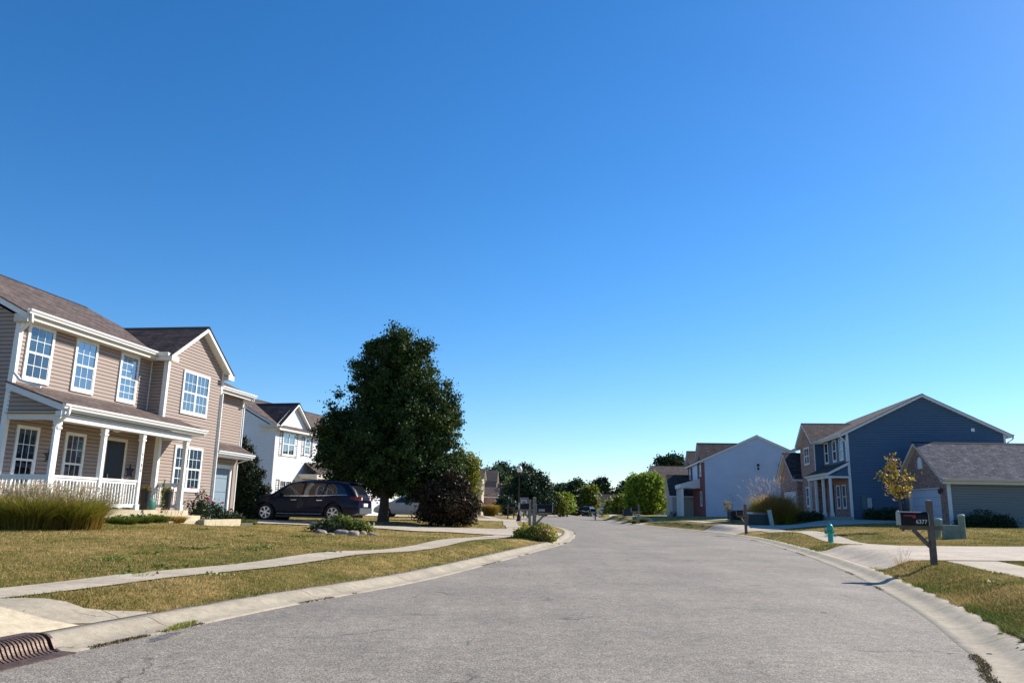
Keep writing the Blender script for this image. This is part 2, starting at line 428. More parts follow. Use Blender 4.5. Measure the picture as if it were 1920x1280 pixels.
def asphalt():
    m, nt, b = nm('asphalt')
    tc = N(nt, 'ShaderNodeTexCoord')
    def nz(s, d=4.0, vec=None, rough=.6):
        n = N(nt, 'ShaderNodeTexNoise', i_Scale=s, i_Detail=d, i_Roughness=rough); nt.links.new(vec or tc.outputs['Object'], n.inputs['Vector']); return n.outputs[0]
    vo = N(nt, 'ShaderNodeTexVoronoi', i_Scale=80.0); nt.links.new(tc.outputs['Object'], vo.inputs['Vector'])
    rv = ramp(nt, [(0, (.095, .084, .070)), (.38, (.205, .181, .150)), (.7, (.295, .260, .214)), (.88, (.38, .335, .275)), (1, (.54, .477, .39))]); nt.links.new(vo.outputs['Color'], rv.inputs[0])
    r1 = ramp(nt, [(.3, (.80, .80, .81)), (.7, (1.15, 1.14, 1.12))]); nt.links.new(nz(.45, 5), r1.inputs[0])
    r2 = ramp(nt, [(.35, (.86,) * 3), (.65, (1.1,) * 3)]); nt.links.new(nz(6, 6), r2.inputs[0])
    # streaks along the travel direction, left by tyres
    mp = N(nt, 'ShaderNodeMapping'); mp.inputs['Scale'].default_value = (1.1, .05, 1); nt.links.new(tc.outputs['Object'], mp.inputs[0])
    r3 = ramp(nt, [(.35, (.93,) * 3), (.65, (1.06,) * 3)]); nt.links.new(nz(1.0, 4, mp.outputs[0]), r3.inputs[0])
    c = rv.outputs[0]
    for r in (r1, r2, r3): c = mixc(nt, 1.0, c, r.outputs[0], 'MULTIPLY')
    # hairline cracks
    vc = N(nt, 'ShaderNodeTexVoronoi', feature='DISTANCE_TO_EDGE', i_Scale=.33); 
    nd = N(nt, 'ShaderNodeTexNoise', i_Scale=1.6, i_Detail=6.0); nt.links.new(tc.outputs['Object'], nd.inputs['Vector'])
    ad = N(nt, 'ShaderNodeVectorMath', operation='MULTIPLY_ADD'); ad.inputs[1].default_value = (.9, .9, .9)
    nt.links.new(nd.outputs[1], ad.inputs[0]); nt.links.new(tc.outputs['Object'], ad.inputs[2]); nt.links.new(ad.outputs[0], vc.inputs['Vector'])
    rc = ramp(nt, [(0, (1, 1, 1)), (.0065, (0, 0, 0))]); nt.links.new(vc.outputs[0], rc.inputs[0])
    rm = ramp(nt, [(.50, (0, 0, 0)), (.58, (.8, .8, .8))]); nt.links.new(nz(.6, 3), rm.inputs[0])
    f = mixc(nt, 1.0, rc.outputs[0], rm.outputs[0], 'MULTIPLY')
    c = mixc(nt, f, c, (.035, .033, .032))
    # sparse dark oil spots and lighter scuffs
    vs_ = N(nt, 'ShaderNodeTexVoronoi', i_Scale=.55); nt.links.new(ad.outputs[0], vs_.inputs['Vector'])
    rs = ramp(nt, [(.0, (.55, .55, .55)), (.10, (0, 0, 0))]); nt.links.new(vs_.outputs['Distance'], rs.inputs[0])
    c = mixc(nt, rs.outputs[0], c, (.06, .055, .05))
    r5 = ramp(nt, [(.60, (0, 0, 0)), (.72, (.35, .35, .35))]); nt.links.new(nz(.22, 7), r5.inputs[0])
    c = mixc(nt, r5.outputs[0], c, (.40, .37, .33))
    nt.links.new(c, b.inputs['Base Color']); b.inputs['Roughness'].default_value = .88; b.inputs['Specular IOR Level'].default_value = .3
    bp = N(nt, 'ShaderNodeBump', i_Strength=.55, i_Distance=.006); nt.links.new(vo.outputs['Distance'], bp.inputs['Height']); nt.links.new(bp.outputs[0], b.inputs['Normal'])
    return m
ASPH = asphalt()
def concrete(name, col, joint=None, var=.16, cross=None):
    m, nt, b = nm(name)
    tc = N(nt, 'ShaderNodeTexCoord')
    def nz(s, d=6.0, rough=.65):
        n = N(nt, 'ShaderNodeTexNoise', i_Scale=s, i_Detail=d, i_Roughness=rough); nt.links.new(tc.outputs['Object'], n.inputs['Vector']); return n.outputs[0]
    r1 = ramp(nt, [(.3, [q * (1 - var) for q in col]), (.7, [q * (1 + var) for q in col])]); nt.links.new(nz(1.3), r1.inputs[0])
    r2 = ramp(nt, [(.3, (.78, .76, .72)), (.6, (1.05,) * 3)]); nt.links.new(nz(9, 8), r2.inputs[0])
    r3 = ramp(nt, [(.25, (.6, .6, .6)), (.5, (1,) * 3), (.8, (1.25,) * 3)]); nt.links.new(nz(110, 3), r3.inputs[0])
    c = r1.outputs[0]
    for r in (r2, r3): c = mixc(nt, 1.0, c, r.outputs[0], 'MULTIPLY')
    if joint:
        uv = N(nt, 'ShaderNodeUVMap', uv_map='run'); sx = N(nt, 'ShaderNodeSeparateXYZ'); nt.links.new(uv.outputs[0], sx.inputs[0])
        d = N(nt, 'ShaderNodeMath', operation='DIVIDE'); d.inputs[1].default_value = joint; nt.links.new(sx.outputs[1], d.inputs[0])
        fr = N(nt, 'ShaderNodeMath', operation='FRACT'); nt.links.new(d.outputs[0], fr.inputs[0])
        lt = N(nt, 'ShaderNodeMath', operation='LESS_THAN'); lt.inputs[1].default_value = .016 / joint; nt.links.new(fr.outputs[0], lt.inputs[0])
        c = mixc(nt, lt.outputs[0], c, [q * .28 for q in col])
        if cross:
            d2 = N(nt, 'ShaderNodeMath', operation='DIVIDE'); d2.inputs[1].default_value = cross; nt.links.new(sx.outputs[0], d2.inputs[0])
            f2 = N(nt, 'ShaderNodeMath', operation='FRACT'); nt.links.new(d2.outputs[0], f2.inputs[0])
            l2 = N(nt, 'ShaderNodeMath', operation='LESS_THAN'); l2.inputs[1].default_value = .02 / cross; nt.links.new(f2.outputs[0], l2.inputs[0])
            c = mixc(nt, l2.outputs[0], c, [q * .32 for q in col])
    # damp stains and dirt drifts
    rd = ramp(nt, [(.50, (0, 0, 0)), (.70, (.45, .45, .45))]); nt.links.new(nz(.8, 8, .7), rd.inputs[0])
    c = mixc(nt, rd.outputs[0], c, [q * .55 for q in col])
    vo = N(nt, 'ShaderNodeTexVoronoi', feature='DISTANCE_TO_EDGE', i_Scale=.45); nd = N(nt, 'ShaderNodeTexNoise', i_Scale=2.2, i_Detail=6.0); nt.links.new(tc.outputs['Object'], nd.inputs['Vector'])
    ad = N(nt, 'ShaderNodeVectorMath', operation='MULTIPLY_ADD'); ad.inputs[1].default_value = (.6, .6, .6)
    nt.links.new(nd.outputs[1], ad.inputs[0]); nt.links.new(tc.outputs['Object'], ad.inputs[2]); nt.links.new(ad.outputs[0], vo.inputs['Vector'])
    rc = ramp(nt, [(0, (1, 1, 1)), (.006, (0, 0, 0))]); nt.links.new(vo.outputs[0], rc.inputs[0])
    rm = ramp(nt, [(.50, (0, 0, 0)), (.58, (.8, .8, .8))]); nt.links.new(nz(.5, 3), rm.inputs[0])
    c = mixc(nt, mixc(nt, 1.0, rc.outputs[0], rm.outputs[0], 'MULTIPLY'), c, [q * .25 for q in col])
    nt.links.new(c, b.inputs['Base Color']); b.inputs['Roughness'].default_value = .9; b.inputs['Specular IOR Level'].default_value = .2
    bp = N(nt, 'ShaderNodeBump', i_Strength=.3, i_Distance=.006); nt.links.new(nz(90, 6), bp.inputs['Height']); nt.links.new(bp.outputs[0], b.inputs['Normal'])
    MATS[name] = m; return m
CURB_M = concrete('curb_concrete', (.40, .345, .26), joint=3.0)
WALK_M = concrete('walk_concrete', (.47, .40, .305), joint=1.5)
DRIVE_M = concrete('drive_concrete', (.49, .415, .325), joint=3.0, cross=3.6)
SLAB_M = concrete('slab_concrete', (.56, .47, .33))

def axis(segs):
    out = [segs[0][0]]
    for a, b, st in segs:
        n = max(1, int(round((b - a) / st))); out += [a + (b - a) * (i + 1) / n for i in range(n)]
    return np.array(out)
xs = axis([(-2500, -400, 300), (-400, -80, 32), (-80, -30, 2.5), (-30, -14, .8), (-14, 20, .25), (20, 36, .8), (36, 100, 3), (100, 400, 30), (400, 2500, 300)])
ys = axis([(-300, -20, 20), (-20, 2, 1), (2, 42, .25), (42, 112, .5), (112, 170, 1.2), (170, 300, 6), (300, 900, 50), (900, 4000, 310)])
GX, GY = np.meshgrid(xs, ys)
GP = np.c_[GX.ravel(), GY.ravel()]
GH, GD = hgt(GP)
rng = np.random.default_rng(3)
GH = GH + np.where((GD > .9) & (np.abs(GP[:, 0]) < 40) & (GP[:, 1] < 100), rng.normal(0, .006, len(GH)), 0)
GH = np.where(GD < .92, zr(GP[:, 1]) - .12, GH)
nx, ny = len(xs), len(ys)
idx = np.arange(nx * ny).reshape(ny, nx)
GF = np.stack([idx[:-1, :-1].ravel(), idx[:-1, 1:].ravel(), idx[1:, 1:].ravel(), idx[1:, :-1].ravel()], 1)
npmesh('ground', np.c_[GP, GH], GF, LAWN, kind='structure')

def sheet(name, A, B, z0fn, mat, ncross=6, kind='structure', crown=0.0, label=None, cat=None):
    """sheet between two matching edge lines, laid at height z0fn(points)"""
    n = len(A); V = []; run = [0]
    for i in range(1, n): run.append(run[-1] + np.linalg.norm((A[i] + B[i]) / 2 - (A[i - 1] + B[i - 1]) / 2))
    t = np.linspace(0, 1, ncross + 1)
    P = (A[:, None, :] * (1 - t)[None, :, None] + B[:, None, :] * t[None, :, None]).reshape(-1, 2)
    z = z0fn(P) + np.tile(crown * 4 * t * (1 - t), n)
    V = np.c_[P, z]; k = ncross + 1
    id_ = np.arange(n * k).reshape(n, k)
    F = np.stack([id_[:-1, :-1].ravel(), id_[:-1, 1:].ravel(), id_[1:, 1:].ravel(), id_[1:, :-1].ravel()], 1)
    o = npmesh(name, V, F, mat, kind=kind, label=label, cat=cat)
    uvl = o.data.uv_layers.new(name='run'); wd = np.linalg.norm(A - B, axis=1)
    U = np.c_[(np.tile(t, n) * np.repeat(wd, k)), np.repeat(run, k)]
    uvl.data.foreach_set('uv', U[F.ravel()].ravel())
    return o
sheet('road', LEc, REc, lambda P: zr(P[:, 1]), ASPH, 10, crown=.03)

def normals(L, side):
    d = np.gradient(L, axis=0); d /= np.linalg.norm(d, axis=1)[:, None]
    return np.c_[-d[:, 1], d[:, 0]] * side          # side +1: to the left of travel
def curb(L, side):
    nrm = normals(L, side)
    prof = [(-.05, -.05), (-.004, .010), (.10, .006), (.22, .010), (.30, .030), (.38, .068), (.46, .088), (.60, .094), (.62, -.25)]
    V = []; run = np.r_[0, np.cumsum(np.linalg.norm(np.diff(L, axis=0), axis=1))]
    for (o, z) in prof:
        P = L + nrm * o; V.append(np.c_[P, zr(L[:, 1]) + z])
    V = np.stack(V, 1).reshape(-1, 3); k = len(prof); n = len(L)
    id_ = np.arange(n * k).reshape(n, k)
    F = np.stack([id_[:-1, :-1].ravel(), id_[:-1, 1:].ravel(), id_[1:, 1:].ravel(), id_[1:, :-1].ravel()], 1)
    if side > 0: F = F[:, ::-1]
    o = npmesh('kerb', V, F, CURB_M, kind='structure')
    uvl = o.data.uv_layers.new(name='run'); U = np.c_[np.tile([p[0] for p in prof], n), np.repeat(run, k)]
    uvl.data.foreach_set('uv', U[F.ravel()].ravel())
    o.data.polygons.foreach_set('use_smooth', [True] * len(o.data.polygons))
LEf, REf = catmull(LE, 24), catmull(RE, 24)
curb(LEf, 1); curb(REf, -1)
for L_, sd_ in ((LEf, 1), (REf, -1)):     # strip of turf that meets the back of the kerb
    nr_ = normals(L_, sd_); o_ = [.592, .70, .82, .95, 1.10, 1.30]; PP = np.stack([L_ + nr_ * q for q in o_], 1).reshape(-1, 2); k_ = len(o_); n_ = len(L_)
    hh_ = hgt(PP)[0] + .004 - np.tile([0, 0, 0, 0, .006, .03], n_); id_ = np.arange(n_ * k_).reshape(n_, k_)
    npmesh('ground', np.c_[PP, hh_], np.stack([id_[:-1, :-1].ravel(), id_[:-1, 1:].ravel(), id_[1:, 1:].ravel(), id_[1:, :-1].ravel()], 1), LAWN, kind='structure')

PAVED = []          # (polyline, half width) or polygons, used to keep grass off
def walk(name, C, w, mat, lift=.02, n=10):
    C = catmull(C, n); nr = normals(C, 1); ww = np.interp(np.linspace(0, 1, len(C)), np.linspace(0, 1, len(w)), w) if hasattr(w, '__len__') else np.full(len(C), w)
    A = C - nr * ww[:, None] / 2; B = C + nr * ww[:, None] / 2
    PAVED.append(np.vstack([A, B[::-1]]))
    return sheet(name, A, B, lambda P: hgt(P)[0] + lift, mat, 4)
def resamp(P, n):
    P = np.array(P, float); d = np.r_[0, np.cumsum(np.linalg.norm(np.diff(P, axis=0), axis=1))]; t = np.linspace(0, d[-1], n)
    return np.c_[np.interp(t, d, P[:, 0]), np.interp(t, d, P[:, 1])]
def kerbline(L, side, y0, y1, off=.595):
    nr = normals(L, side); sel = [i for i in range(len(L)) if min(y0, y1) <= L[i][1] <= max(y0, y1)]
    P = L[sel] + nr[sel] * off
    return P if y0 < y1 else P[::-1]
def drive(side, y0, y1, far0, far1, n=24, name='driveway', mat=None):
    """driveway from the back of the kerb between y0 and y1 to the line far0-far1"""
    A = resamp(kerbline(LEf if side > 0 else REf, side, y0, y1), n); B = resamp([far0, far1], n)
    PAVED.append(np.vstack([resamp(kerbline(LEf if side > 0 else REf, side, y0, y1, .4), n), B[::-1]]))
    t = np.linspace(0, 1, 31) ** 1.6; mat = mat or DRIVE_M
    P = A[:, None, :] * (1 - t)[None, :, None] + B[:, None, :] * t[None, :, None]
    V = P.reshape(-1, 2); h, dd = hgt(V); k = np.clip((dd - .6) / 1.5, 0, 1); z = h + .012 + .02 * k
    z = np.where(dd < .62, zr(V[:, 1]) + .096, z)
    id_ = np.arange(n * 31).reshape(n, 31); F = np.stack([id_[:-1, :-1].ravel(), id_[:-1, 1:].ravel(), id_[1:, 1:].ravel(), id_[1:, :-1].ravel()], 1)
    o = npmesh(name, np.c_[V, z], F, mat, kind='structure')
    uvl = o.data.uv_layers.new(name='run'); wd = np.abs(y1 - y0); lg = np.linalg.norm(A.mean(0) - B.mean(0))
    U = np.c_[np.repeat(np.linspace(0, wd, n), 31), np.tile(t * lg, n)]; uvl.data.foreach_set('uv', U[F.ravel()].ravel())
# left pavement follows the kerb 2.3 m behind it, then swings wide
nL = normals(LEc, 1)
sel = [i for i in range(0, len(LEc), 5) if -4 < LEc[i][1] < 108]
offL = lambda y: np.interp(y, [0, 33, 44, 80, 110], [2.35, 2.35, 3.4, 3.3, 2.8])
walk('sidewalk', [tuple(LEc[i] + nL[i] * offL(LEc[i][1])) for i in sel], .86, WALK_M, n=6)
nR = normals(REc, -1)
sel = [i for i in range(0, len(REc), 5) if -4 < REc[i][1] < 118]
walk('sidewalk', [tuple(REc[i] + nR[i] * 2.65) for i in sel], 1.15, WALK_M, n=6)
# driveways
drive(1, 30.4, 38.2, (-13.3, 32.4), (-13.3, 38.2))
drive(1, 56.8, 63.5, (-12.0, 60.2), (-12.0, 66.0))
drive(-1, 18.0, 25.8, (26, 18.5), (26, 24.8))
drive(-1, 42.6, 49.0, (24, 45.6), (24, 48.2))
drive(-1, 63.5, 69.5, (19, 66.4), (19, 69.2))
drive(1, 88, 93.5, (-14, 88), (-14, 93))
# apron round the storm inlet, two slabs
def between(name, A, B, mat, lift, n=14):
    A = catmull(A, 6); B = catmull(B, 6); PAVED.append(np.vstack([A, B[::-1]]))
    return sheet(name, A, B, lambda P: hgt(P)[0] + lift, mat, 6)
def atz_(px, py, z):
    d = ray(px, py); return EYEP + d * ((z - EYE) / d[2])
def gp(px, py): return tuple(atz_(px, py, .14)[:2])
def lin(name, A, B, mat, lift, n=30):
    A, B = resamp(A, n), resamp(B, n); PAVED.append(np.vstack([A, B[::-1]]))
    def zf(P):
        h, dd = hgt(P); return np.where(dd < .64, zr(P[:, 1]) + .0965, h + lift)
    sheet(name, A, B, zf, mat, 8)
MIDL = [(-6.9, 4.0), gp(-160, 1158), gp(0, 1161), gp(95, 1163)]
kl = kerbline(LEf, 1, 3.6, 7.75); kl2 = kerbline(LEf, 1, 7.78, 8.75)
PAVED.append(np.vstack([kerbline(LEf, 1, 3.6, 8.75, .35), kerbline(LEf, 1, 3.6, 8.75, .75)[::-1]]))
lin('inlet_apron', list(kl), MIDL + [tuple(kl[-1] + np.array([-.02, .02]))], SLAB_M, .028)
lin('inlet_apron', [(-6.9, 4.01)] + [(x - .004, y + .006) for x, y in MIDL[1:]] + list(kl[-1:]) + list(kl2), [(-7.4, 4.4), gp(-160, 1138), gp(0, 1142), gp(60, 1141), gp(165, 1147), tuple(kl2[-1] + np.array([-.03, .03]))], CURB_M, .02)
# ------------------------------------------------------------------ house building kit
def FR(px, py, dx, dy, ox, oy): return (px, py, dx, dy, ox, oy)
def siding(mb, F, z0, z1, lo, hi, c=.113):
    """lapped courses between z0 and z1; lo(z), hi(z) give the ends along the wall"""
    px, py, dx, dy, ox, oy = F
    P = lambda a, o, z: (px + dx * a + ox * o, py + dy * a + oy * o, z)
    n = int(math.ceil((z1 - z0) / c))
    for k in range(n):
        za, zb = z0 + k * c, min(z0 + (k + 1) * c, z1)
        a0, a1, b0, b1 = lo(za), hi(za), lo(zb), hi(zb)
        if a1 - a0 < .02: continue
        if b1 < b0: b0 = b1 = (b0 + b1) / 2
        e = min(.034 * c / .113, .036); zm = za + (zb - za) * .74; m0, m1 = lo(zm), hi(zm)
        if m1 < m0: m0 = m1 = (m0 + m1) / 2
        mb.add([P(a0, e, za), P(a1, e, za), P(m1, e * .8, zm), P(m0, e * .8, zm), P(b1, .0, zb), P(b0, .0, zb), P(a0, -.01, za), P(a1, -.01, za)], [(0, 1, 2, 3), (3, 2, 4, 5), (6, 7, 1, 0)])
def flat(mb, F, pts, o=0.0, th=.05):
    px, py, dx, dy, ox, oy = F
    mb.poly([(px + dx * a + ox * (o - th), py + dy * a + oy * (o - th), z) for a, z in pts], (ox * th, oy * th, 0))
def window(par, F, a0, a1, z0, z1, units=1, grid=(3, 2, 3, 2), back=None, back2=None, tw=.09, trim=None, detail=True, label=None, base=0.0):
    trim = trim or WHITE
    f = MB(); B = base + .022
    f.obox(F, a0, a1, B, B + .05, z0, z0 + tw * 1.15); f.obox(F, a0, a1, B, B + .048, z1 - tw, z1)
    f.obox(F, a0, a0 + tw, B, B + .049, z0 + tw * 1.15, z1 - tw); f.obox(F, a1 - tw, a1, B, B + .049, z0 + tw * 1.15, z1 - tw)
    zi0, zi1 = z0 + tw * 1.15, z1 - tw
    W_ = (a1 - a0 - 2 * tw); zm = (zi0 + zi1) / 2
    ms = .07 if units > 1 else 0
    uw = (W_ - ms * (units - 1)) / units
    for u in range(units):
        s0 = a0 + tw + u * (uw + ms); s1 = s0 + uw
        if u < units - 1: f.obox(F, s1, s1 + ms, B, B + .047, zi0, zi1)
        f.obox(F, s0, s1, B + .018, B + .043, zm - .03, zm + .03)
        if detail:
            for q in (s0, s1 - .03): f.obox(F, q, q + .03, B + .016, B + .036, zi0, zm - .03)
            f.obox(F, s0 + .03, s1 - .03, B + .016, B + .035, zi0, zi0 + .035)
    o = f.build('window', trim, par, label=label)
    g = MB(); bk = MB(); bk2 = MB(); gr = MB()
    for u in range(units):
        s0 = a0 + tw + u * (uw + ms); s1 = s0 + uw
        g.obox(F, s0, s1, B + .024, B + .026, zi0, zi1)
        bk.obox(F, s0, s1, B + .010, B + .014, zm if back2 else zi0, zi1)
        if back2: bk2.obox(F, s0, s1, B + .010, B + .014, zi0, zm)
        if grid:
            nx, nz, nx2, nz2 = grid
            for i in range(1, nx): gr.obox(F, s0 + uw * i / nx - .009, s0 + uw * i / nx + .009, B + .027, B + .032, zm + .03, zi1)
            for i in range(1, nz): z = zm + (zi1 - zm) * i / nz; gr.obox(F, s0, s1, B + .027, B + .031, z - .009, z + .009)
            for i in range(1, nx2): gr.obox(F, s0 + uw * i / nx2 - .009, s0 + uw * i / nx2 + .009, B + .027, B + .032, zi0, zm - .03)
            for i in range(1, nz2): z = zi0 + (zm - zi0) * i / nz2; gr.obox(F, s0, s1, B + .027, B + .031, z - .009, z + .009)
    g.build('pane', GLASS, o)
    bk.build('blind', back or DARKI, o)  # with DARKI the sheet only paints the darkness of an unlit room
    if back2: bk2.build('curtain_or_dark_room', back2, o)  # DARKI here too paints room darkness, no fabric
    if gr.v and (units == 1 or grid[0] > 2 or grid[1] > 1): gr.build('grille', trim, o)
    elif gr.v: gr.build_each('grille', trim, o)
    return o
def shutter(par, F, a0, a1, z0, z1, mat):
    m = MB(); m.obox(F, a0, a0 + .05, 0, .045, z0, z1); m.obox(F, a1 - .05, a1, 0, .045, z0, z1)
    m.obox(F, a0 + .05, a1 - .05, .002, .04, z0, z0 + .07); m.obox(F, a0 + .05, a1 - .05, .002, .04, z1 - .07, z1); m.obox(F, a0 + .05, a1 - .05, .002, .04, (z0 + z1) / 2 - .03, (z0 + z1) / 2 + .03)
    z = z0 + .09
    while z < z1 - .1:
        m.obox(F, a0 + .05, a1 - .05, .004, .03, z, z + .03); z += .055
    return m.build('shutter', mat, par)
def gable(par, axis_, r0, r1, c, half, ze, zrid, oe=.35, shm=None, trim=None, th=.16, name='roof', ridge_cap=True):
    """gable roof. axis_ 'x' or 'y': ridge direction from r0 to r1 (rake overhang included); c ridge position, half = half span to the wall, ze wall-top height, zrid ridge height at roof surface."""
    m = (zrid - ze) / half
    def P(r, s, z): return (r, s, z) if axis_ == 'x' else (s, r, z)
    mb = MB(); sf = MB()
    for sg in (-1, 1):
        e = half + oe; z_e = zrid - m * e
        q = [P(r0, c, zrid), P(r1, c, zrid), P(r1, c + sg * e, z_e), P(r0, c + sg * e, z_e)]
        mb.poly(q, (0, 0, .035))
        i = .025; e2 = e - i
        q = [P(r0 + i * np.sign(r1 - r0), c, zrid - .003), P(r1 - i * np.sign(r1 - r0), c, zrid - .003), P(r1 - i * np.sign(r1 - r0), c + sg * e2, zrid - m * e2 - .003), P(r0 + i * np.sign(r1 - r0), c + sg * e2, zrid - m * e2 - .003)]
        sf.poly(q, (0, 0, -th))
    ro = mb.build(name, shm, par)
    sf.build('fascia', trim or WHITE, ro)
    if ridge_cap:
        cp = MB(); cp.poly([P(r0, c - .14, zrid + .035 - m * .14 + .012), P(r0, c, zrid + .052), P(r0, c + .14, zrid + .035 - m * .14 + .012)], (r1 - r0, 0, 0) if axis_ == 'x' else (0, r1 - r0, 0))
        cp.build('ridge_cap', MATS.get('ridge_dark') or plain('ridge_dark', (.02, .018, .022), rough=.9), ro)
    return ro
def gutter(par, p0, p1, out, mat=None, name='gutter', h=.125, d=.125):
    """K-style gutter hung between p0 and p1 (top back edge), out = outward 2D"""
    p0, p1 = np.array(p0, float), np.array(p1, float); o = np.array([*out, 0.]); z = np.array([0, 0, 1.])
    prof = [(0, 0), (0, -h), (d * .62, -h), (d * .74, -h * .62), (d * .98, -h * .38), (d, 0), (d - .02, 0), (d - .024, -.02), (.02, -.02)]
    mb = MB(); n = len(prof)
    vs = [p + o * a + z * b for p in (p0, p1) for a, b in prof]
    fs = [(i, (i + 1) % n, n + (i + 1) % n, n + i) for i in range(n)] + [tuple(range(n)), tuple(range(n, 2 * n))[::-1]]
    mb.add(vs, fs)
    return mb.build(name, mat or WHITE, par)
def downspout(par, path, mat=None, w=.075):
    mb = MB()
    for a, b in zip(path[:-1], path[1:]):
        d = np.array(b, float) - np.array(a, float); upv = (0, 1, 0) if abs(d[2]) > .9 * np.linalg.norm(d) else (0, 0, 1)
        mb.beam(a, b, w, w * .8, upv)
    return mb.build('downspout', mat or WHITE, par)
def rotz_of(T, left=True):
    # local X faces the street, local Y runs along the facade
    return math.atan2(-T[0], T[1]) if left else math.atan2(-T[0], T[1]) + math.pi

SH_BROWN = shingle_m('shingles_brown', (.115, .085, .075), (.17, .13, .115))
SH_DARK = shingle_m('shingles_dark', (.07, .052, .050), (.115, .088, .08))
SH_GREY = shingle_m('shingles_grey', (.13, .125, .135), (.24, .225, .235))
plain('ridge_dark', (.02, .018, .022), rough=.9)
TAUPE = siding_m('siding_taupe', (.335, .262, .222))
WSID = siding_m('siding_white', (.74, .75, .76))
BSID = siding_m('siding_slate_blue', (.068, .125, .20))
GSID = siding_m('siding_grey_green', (.185, .205, .20))
LSID = siding_m('siding_pale_blue', (.46, .55, .68))
GYSID = siding_m('siding_light_grey', (.38, .37, .36))
BR_BROWN = brick_m('brick_brown', (.24, .11, .08), (.36, .21, .165), (.34, .29, .26))
BR_RED = brick_m('brick_red', (.16, .028, .03), (.22, .05, .045), (.15, .09, .08))
DOORW = plain('door_white', (.66, .68, .72), rough=.45, var=.03)

# ================================================================== beige house, left
T1 = (.1513, .9885)
H = thing('beige_house', (-11.45, 24.5, 0), rotz_of(T1), 'two-storey beige vinyl-sided house with white front porch railing and brown shingle roof', 'house')
def bh():
    XF, XB = -1.5, -10.5           # front and back wall
    ZB = .55                        # wall foot
    # walls -------------------------------------------------
    w = MB()
    F = FR(XF, 0, 0, 1, 1, 0)
    siding(w, F, ZB, 6.15, lambda z: -3.87, lambda z: 2.22)
    FS = FR(0, -3.87, 1, 0, 0, -1)  # gable end toward the camera
    rk = lambda z: max(0, (z - 6.15)) / .49
    siding(w, FS, ZB, 8.3, lambda z: XB + rk(z), lambda z: XF - rk(z))
    siding(w, FR(0, 4.0, -1, 0, 0, 1), 6.0, 8.3, lambda z: -XF + rk(z), lambda z: -XB - rk(z))
    w.box(XB, XB + .1, -3.87, 8.9, ZB, 6.1)
    w.box(XB, XF - .05, -3.85, 3.98, ZB, ZB + .2)
    w.build('wall', TAUPE, H)
    # wing
    XW = -.88; y0, y1 = 2.19, 5.91; yc = 4.05
    w = MB(); pk = lambda z: max(0, z - 6.35) / .70
    siding(w, FR(XW, 0, 0, 1, 1, 0), ZB, 7.65, lambda z: y0 + pk(z), lambda z: y1 - pk(z))
    siding(w, FR(0, y0, 1, 0, 0, -1), ZB, 6.4, lambda z: XF - 2, lambda z: XW)
    siding(w, FR(0, y1, -1, 0, 0, 1), ZB, 6.4, lambda z: -XW, lambda z: -XF + 2)
    w.build('wing_wall', TAUPE, H)
    # garage part
    w = MB()
    siding(w, FR(XF, 0, 0, 1, 1, 0), 3.5, 5.85, lambda z: y1, lambda z: 8.93)
    siding(w, FR(0, 8.93, -1, 0, 0, 1), ZB, 7.6, lambda z: -XF + max(0, z - 5.85) / .49, lambda z: -XB)
    siding(w, FR(XF - .05, 0, 0, 1, 1, 0), 2.84, 3.5, lambda z: y1, lambda z: 8.6)
    w.obox(FR(XF, 0, 0, 1, 1, 0), 8.45, 8.93, -.1, -.02, ZB, 3.5)
    w.build('garage_wall', TAUPE, H)
    # trims
    t = MB()
    t.box(XF - .005, XF + .044, -3.912, -3.79, ZB, 6.12); t.box(XF - .11, XF - .006, -3.913, -3.865, ZB, 6.12)
    for y, s in ((y0, -1), (y1, 1)):
        t.box(XW + .002, XW + .044, y - .042 if s < 0 else y - .09, y + .09 if s < 0 else y + .042, ZB, 6.35)
        t.box(XW - .12, XW, y + s * .043, y, ZB, 6.35)
    t.box(XF + .002, XF + .05, y0 - .06, y0 - .025, 4.3, 6.1)
    t.box(XF, XF + .044, 8.85, 8.97, 3.5, 5.85)
    t.build_each('corner_trim', WHITE, H)
    # roofs
    gable(H, 'y', -4.15, 4.26, -6.0, 4.5, 6.42, 8.66, oe=.38, shm=SH_BROWN, name='roof')
    gable(H, 'x', -.55, -6.2, yc, 1.86, 6.46, 7.72, oe=.36, shm=SH_DARK, name='wing_roof')
    gable(H, 'y', 4.2, 9.15, -6.0, 4.5, 5.98, 8.0, oe=.42, shm=SH_BROWN, name='garage_roof')
    # boxed eave returns
    e = MB()
    e.box(XF + .02, XF + .38, -4.12, 2.2, 6.08, 6.11); e.box(XF + .34, XF + .375, -4.12, 1.85, 6.11, 6.25)
    e.box(XF - .02, XF + .4, -4.125, -3.90, 6.0, 6.22)
    e.box(XW - .3, XW + .30, y0 - .33, y0 - .02, 6.08, 6.2); e.box(XW + .30, XW + .325, y0 - .33, y0 + .12, 6.06, 6.24)
    e.box(XW - .3, XW + .30, y1 + .02, y1 + .33, 6.06, 6.2); e.box(XW + .30, XW + .325, y1 - .12, y1 + .34, 6.04, 6.24)
    e.box(XF + .02, XF + .40, y1 + .03, 9.12, 5.70, 5.73); e.box(XF + .38, XF + .405, y1 + .3, 9.12, 5.73, 5.84)
    e.build_each('soffit', CREAM, H)
    gutter(H, (XF + .385, -4.15, 6.34), (XF + .385, 1.83, 6.34), (1, 0))
    gutter(H, (XF + .41, 6.2, 5.88), (XF + .41, 9.15, 5.88), (1, 0))
    gutter(H, (XW + .25, y0 - .34, 6.33), (XF + .5, y0 - .34, 6.33), (0, -1), name='gutter')
    # downspouts
    downspout(H, [(XF + .44, -4.05, 6.24), (XF + .42, -4.0, 6.05), (XF + .05, -3.95, 5.72), (XF + .07, -3.93, 4.62), (XF + .25, -3.88, 4.42), (XF + .75, -3.70, 4.26)])
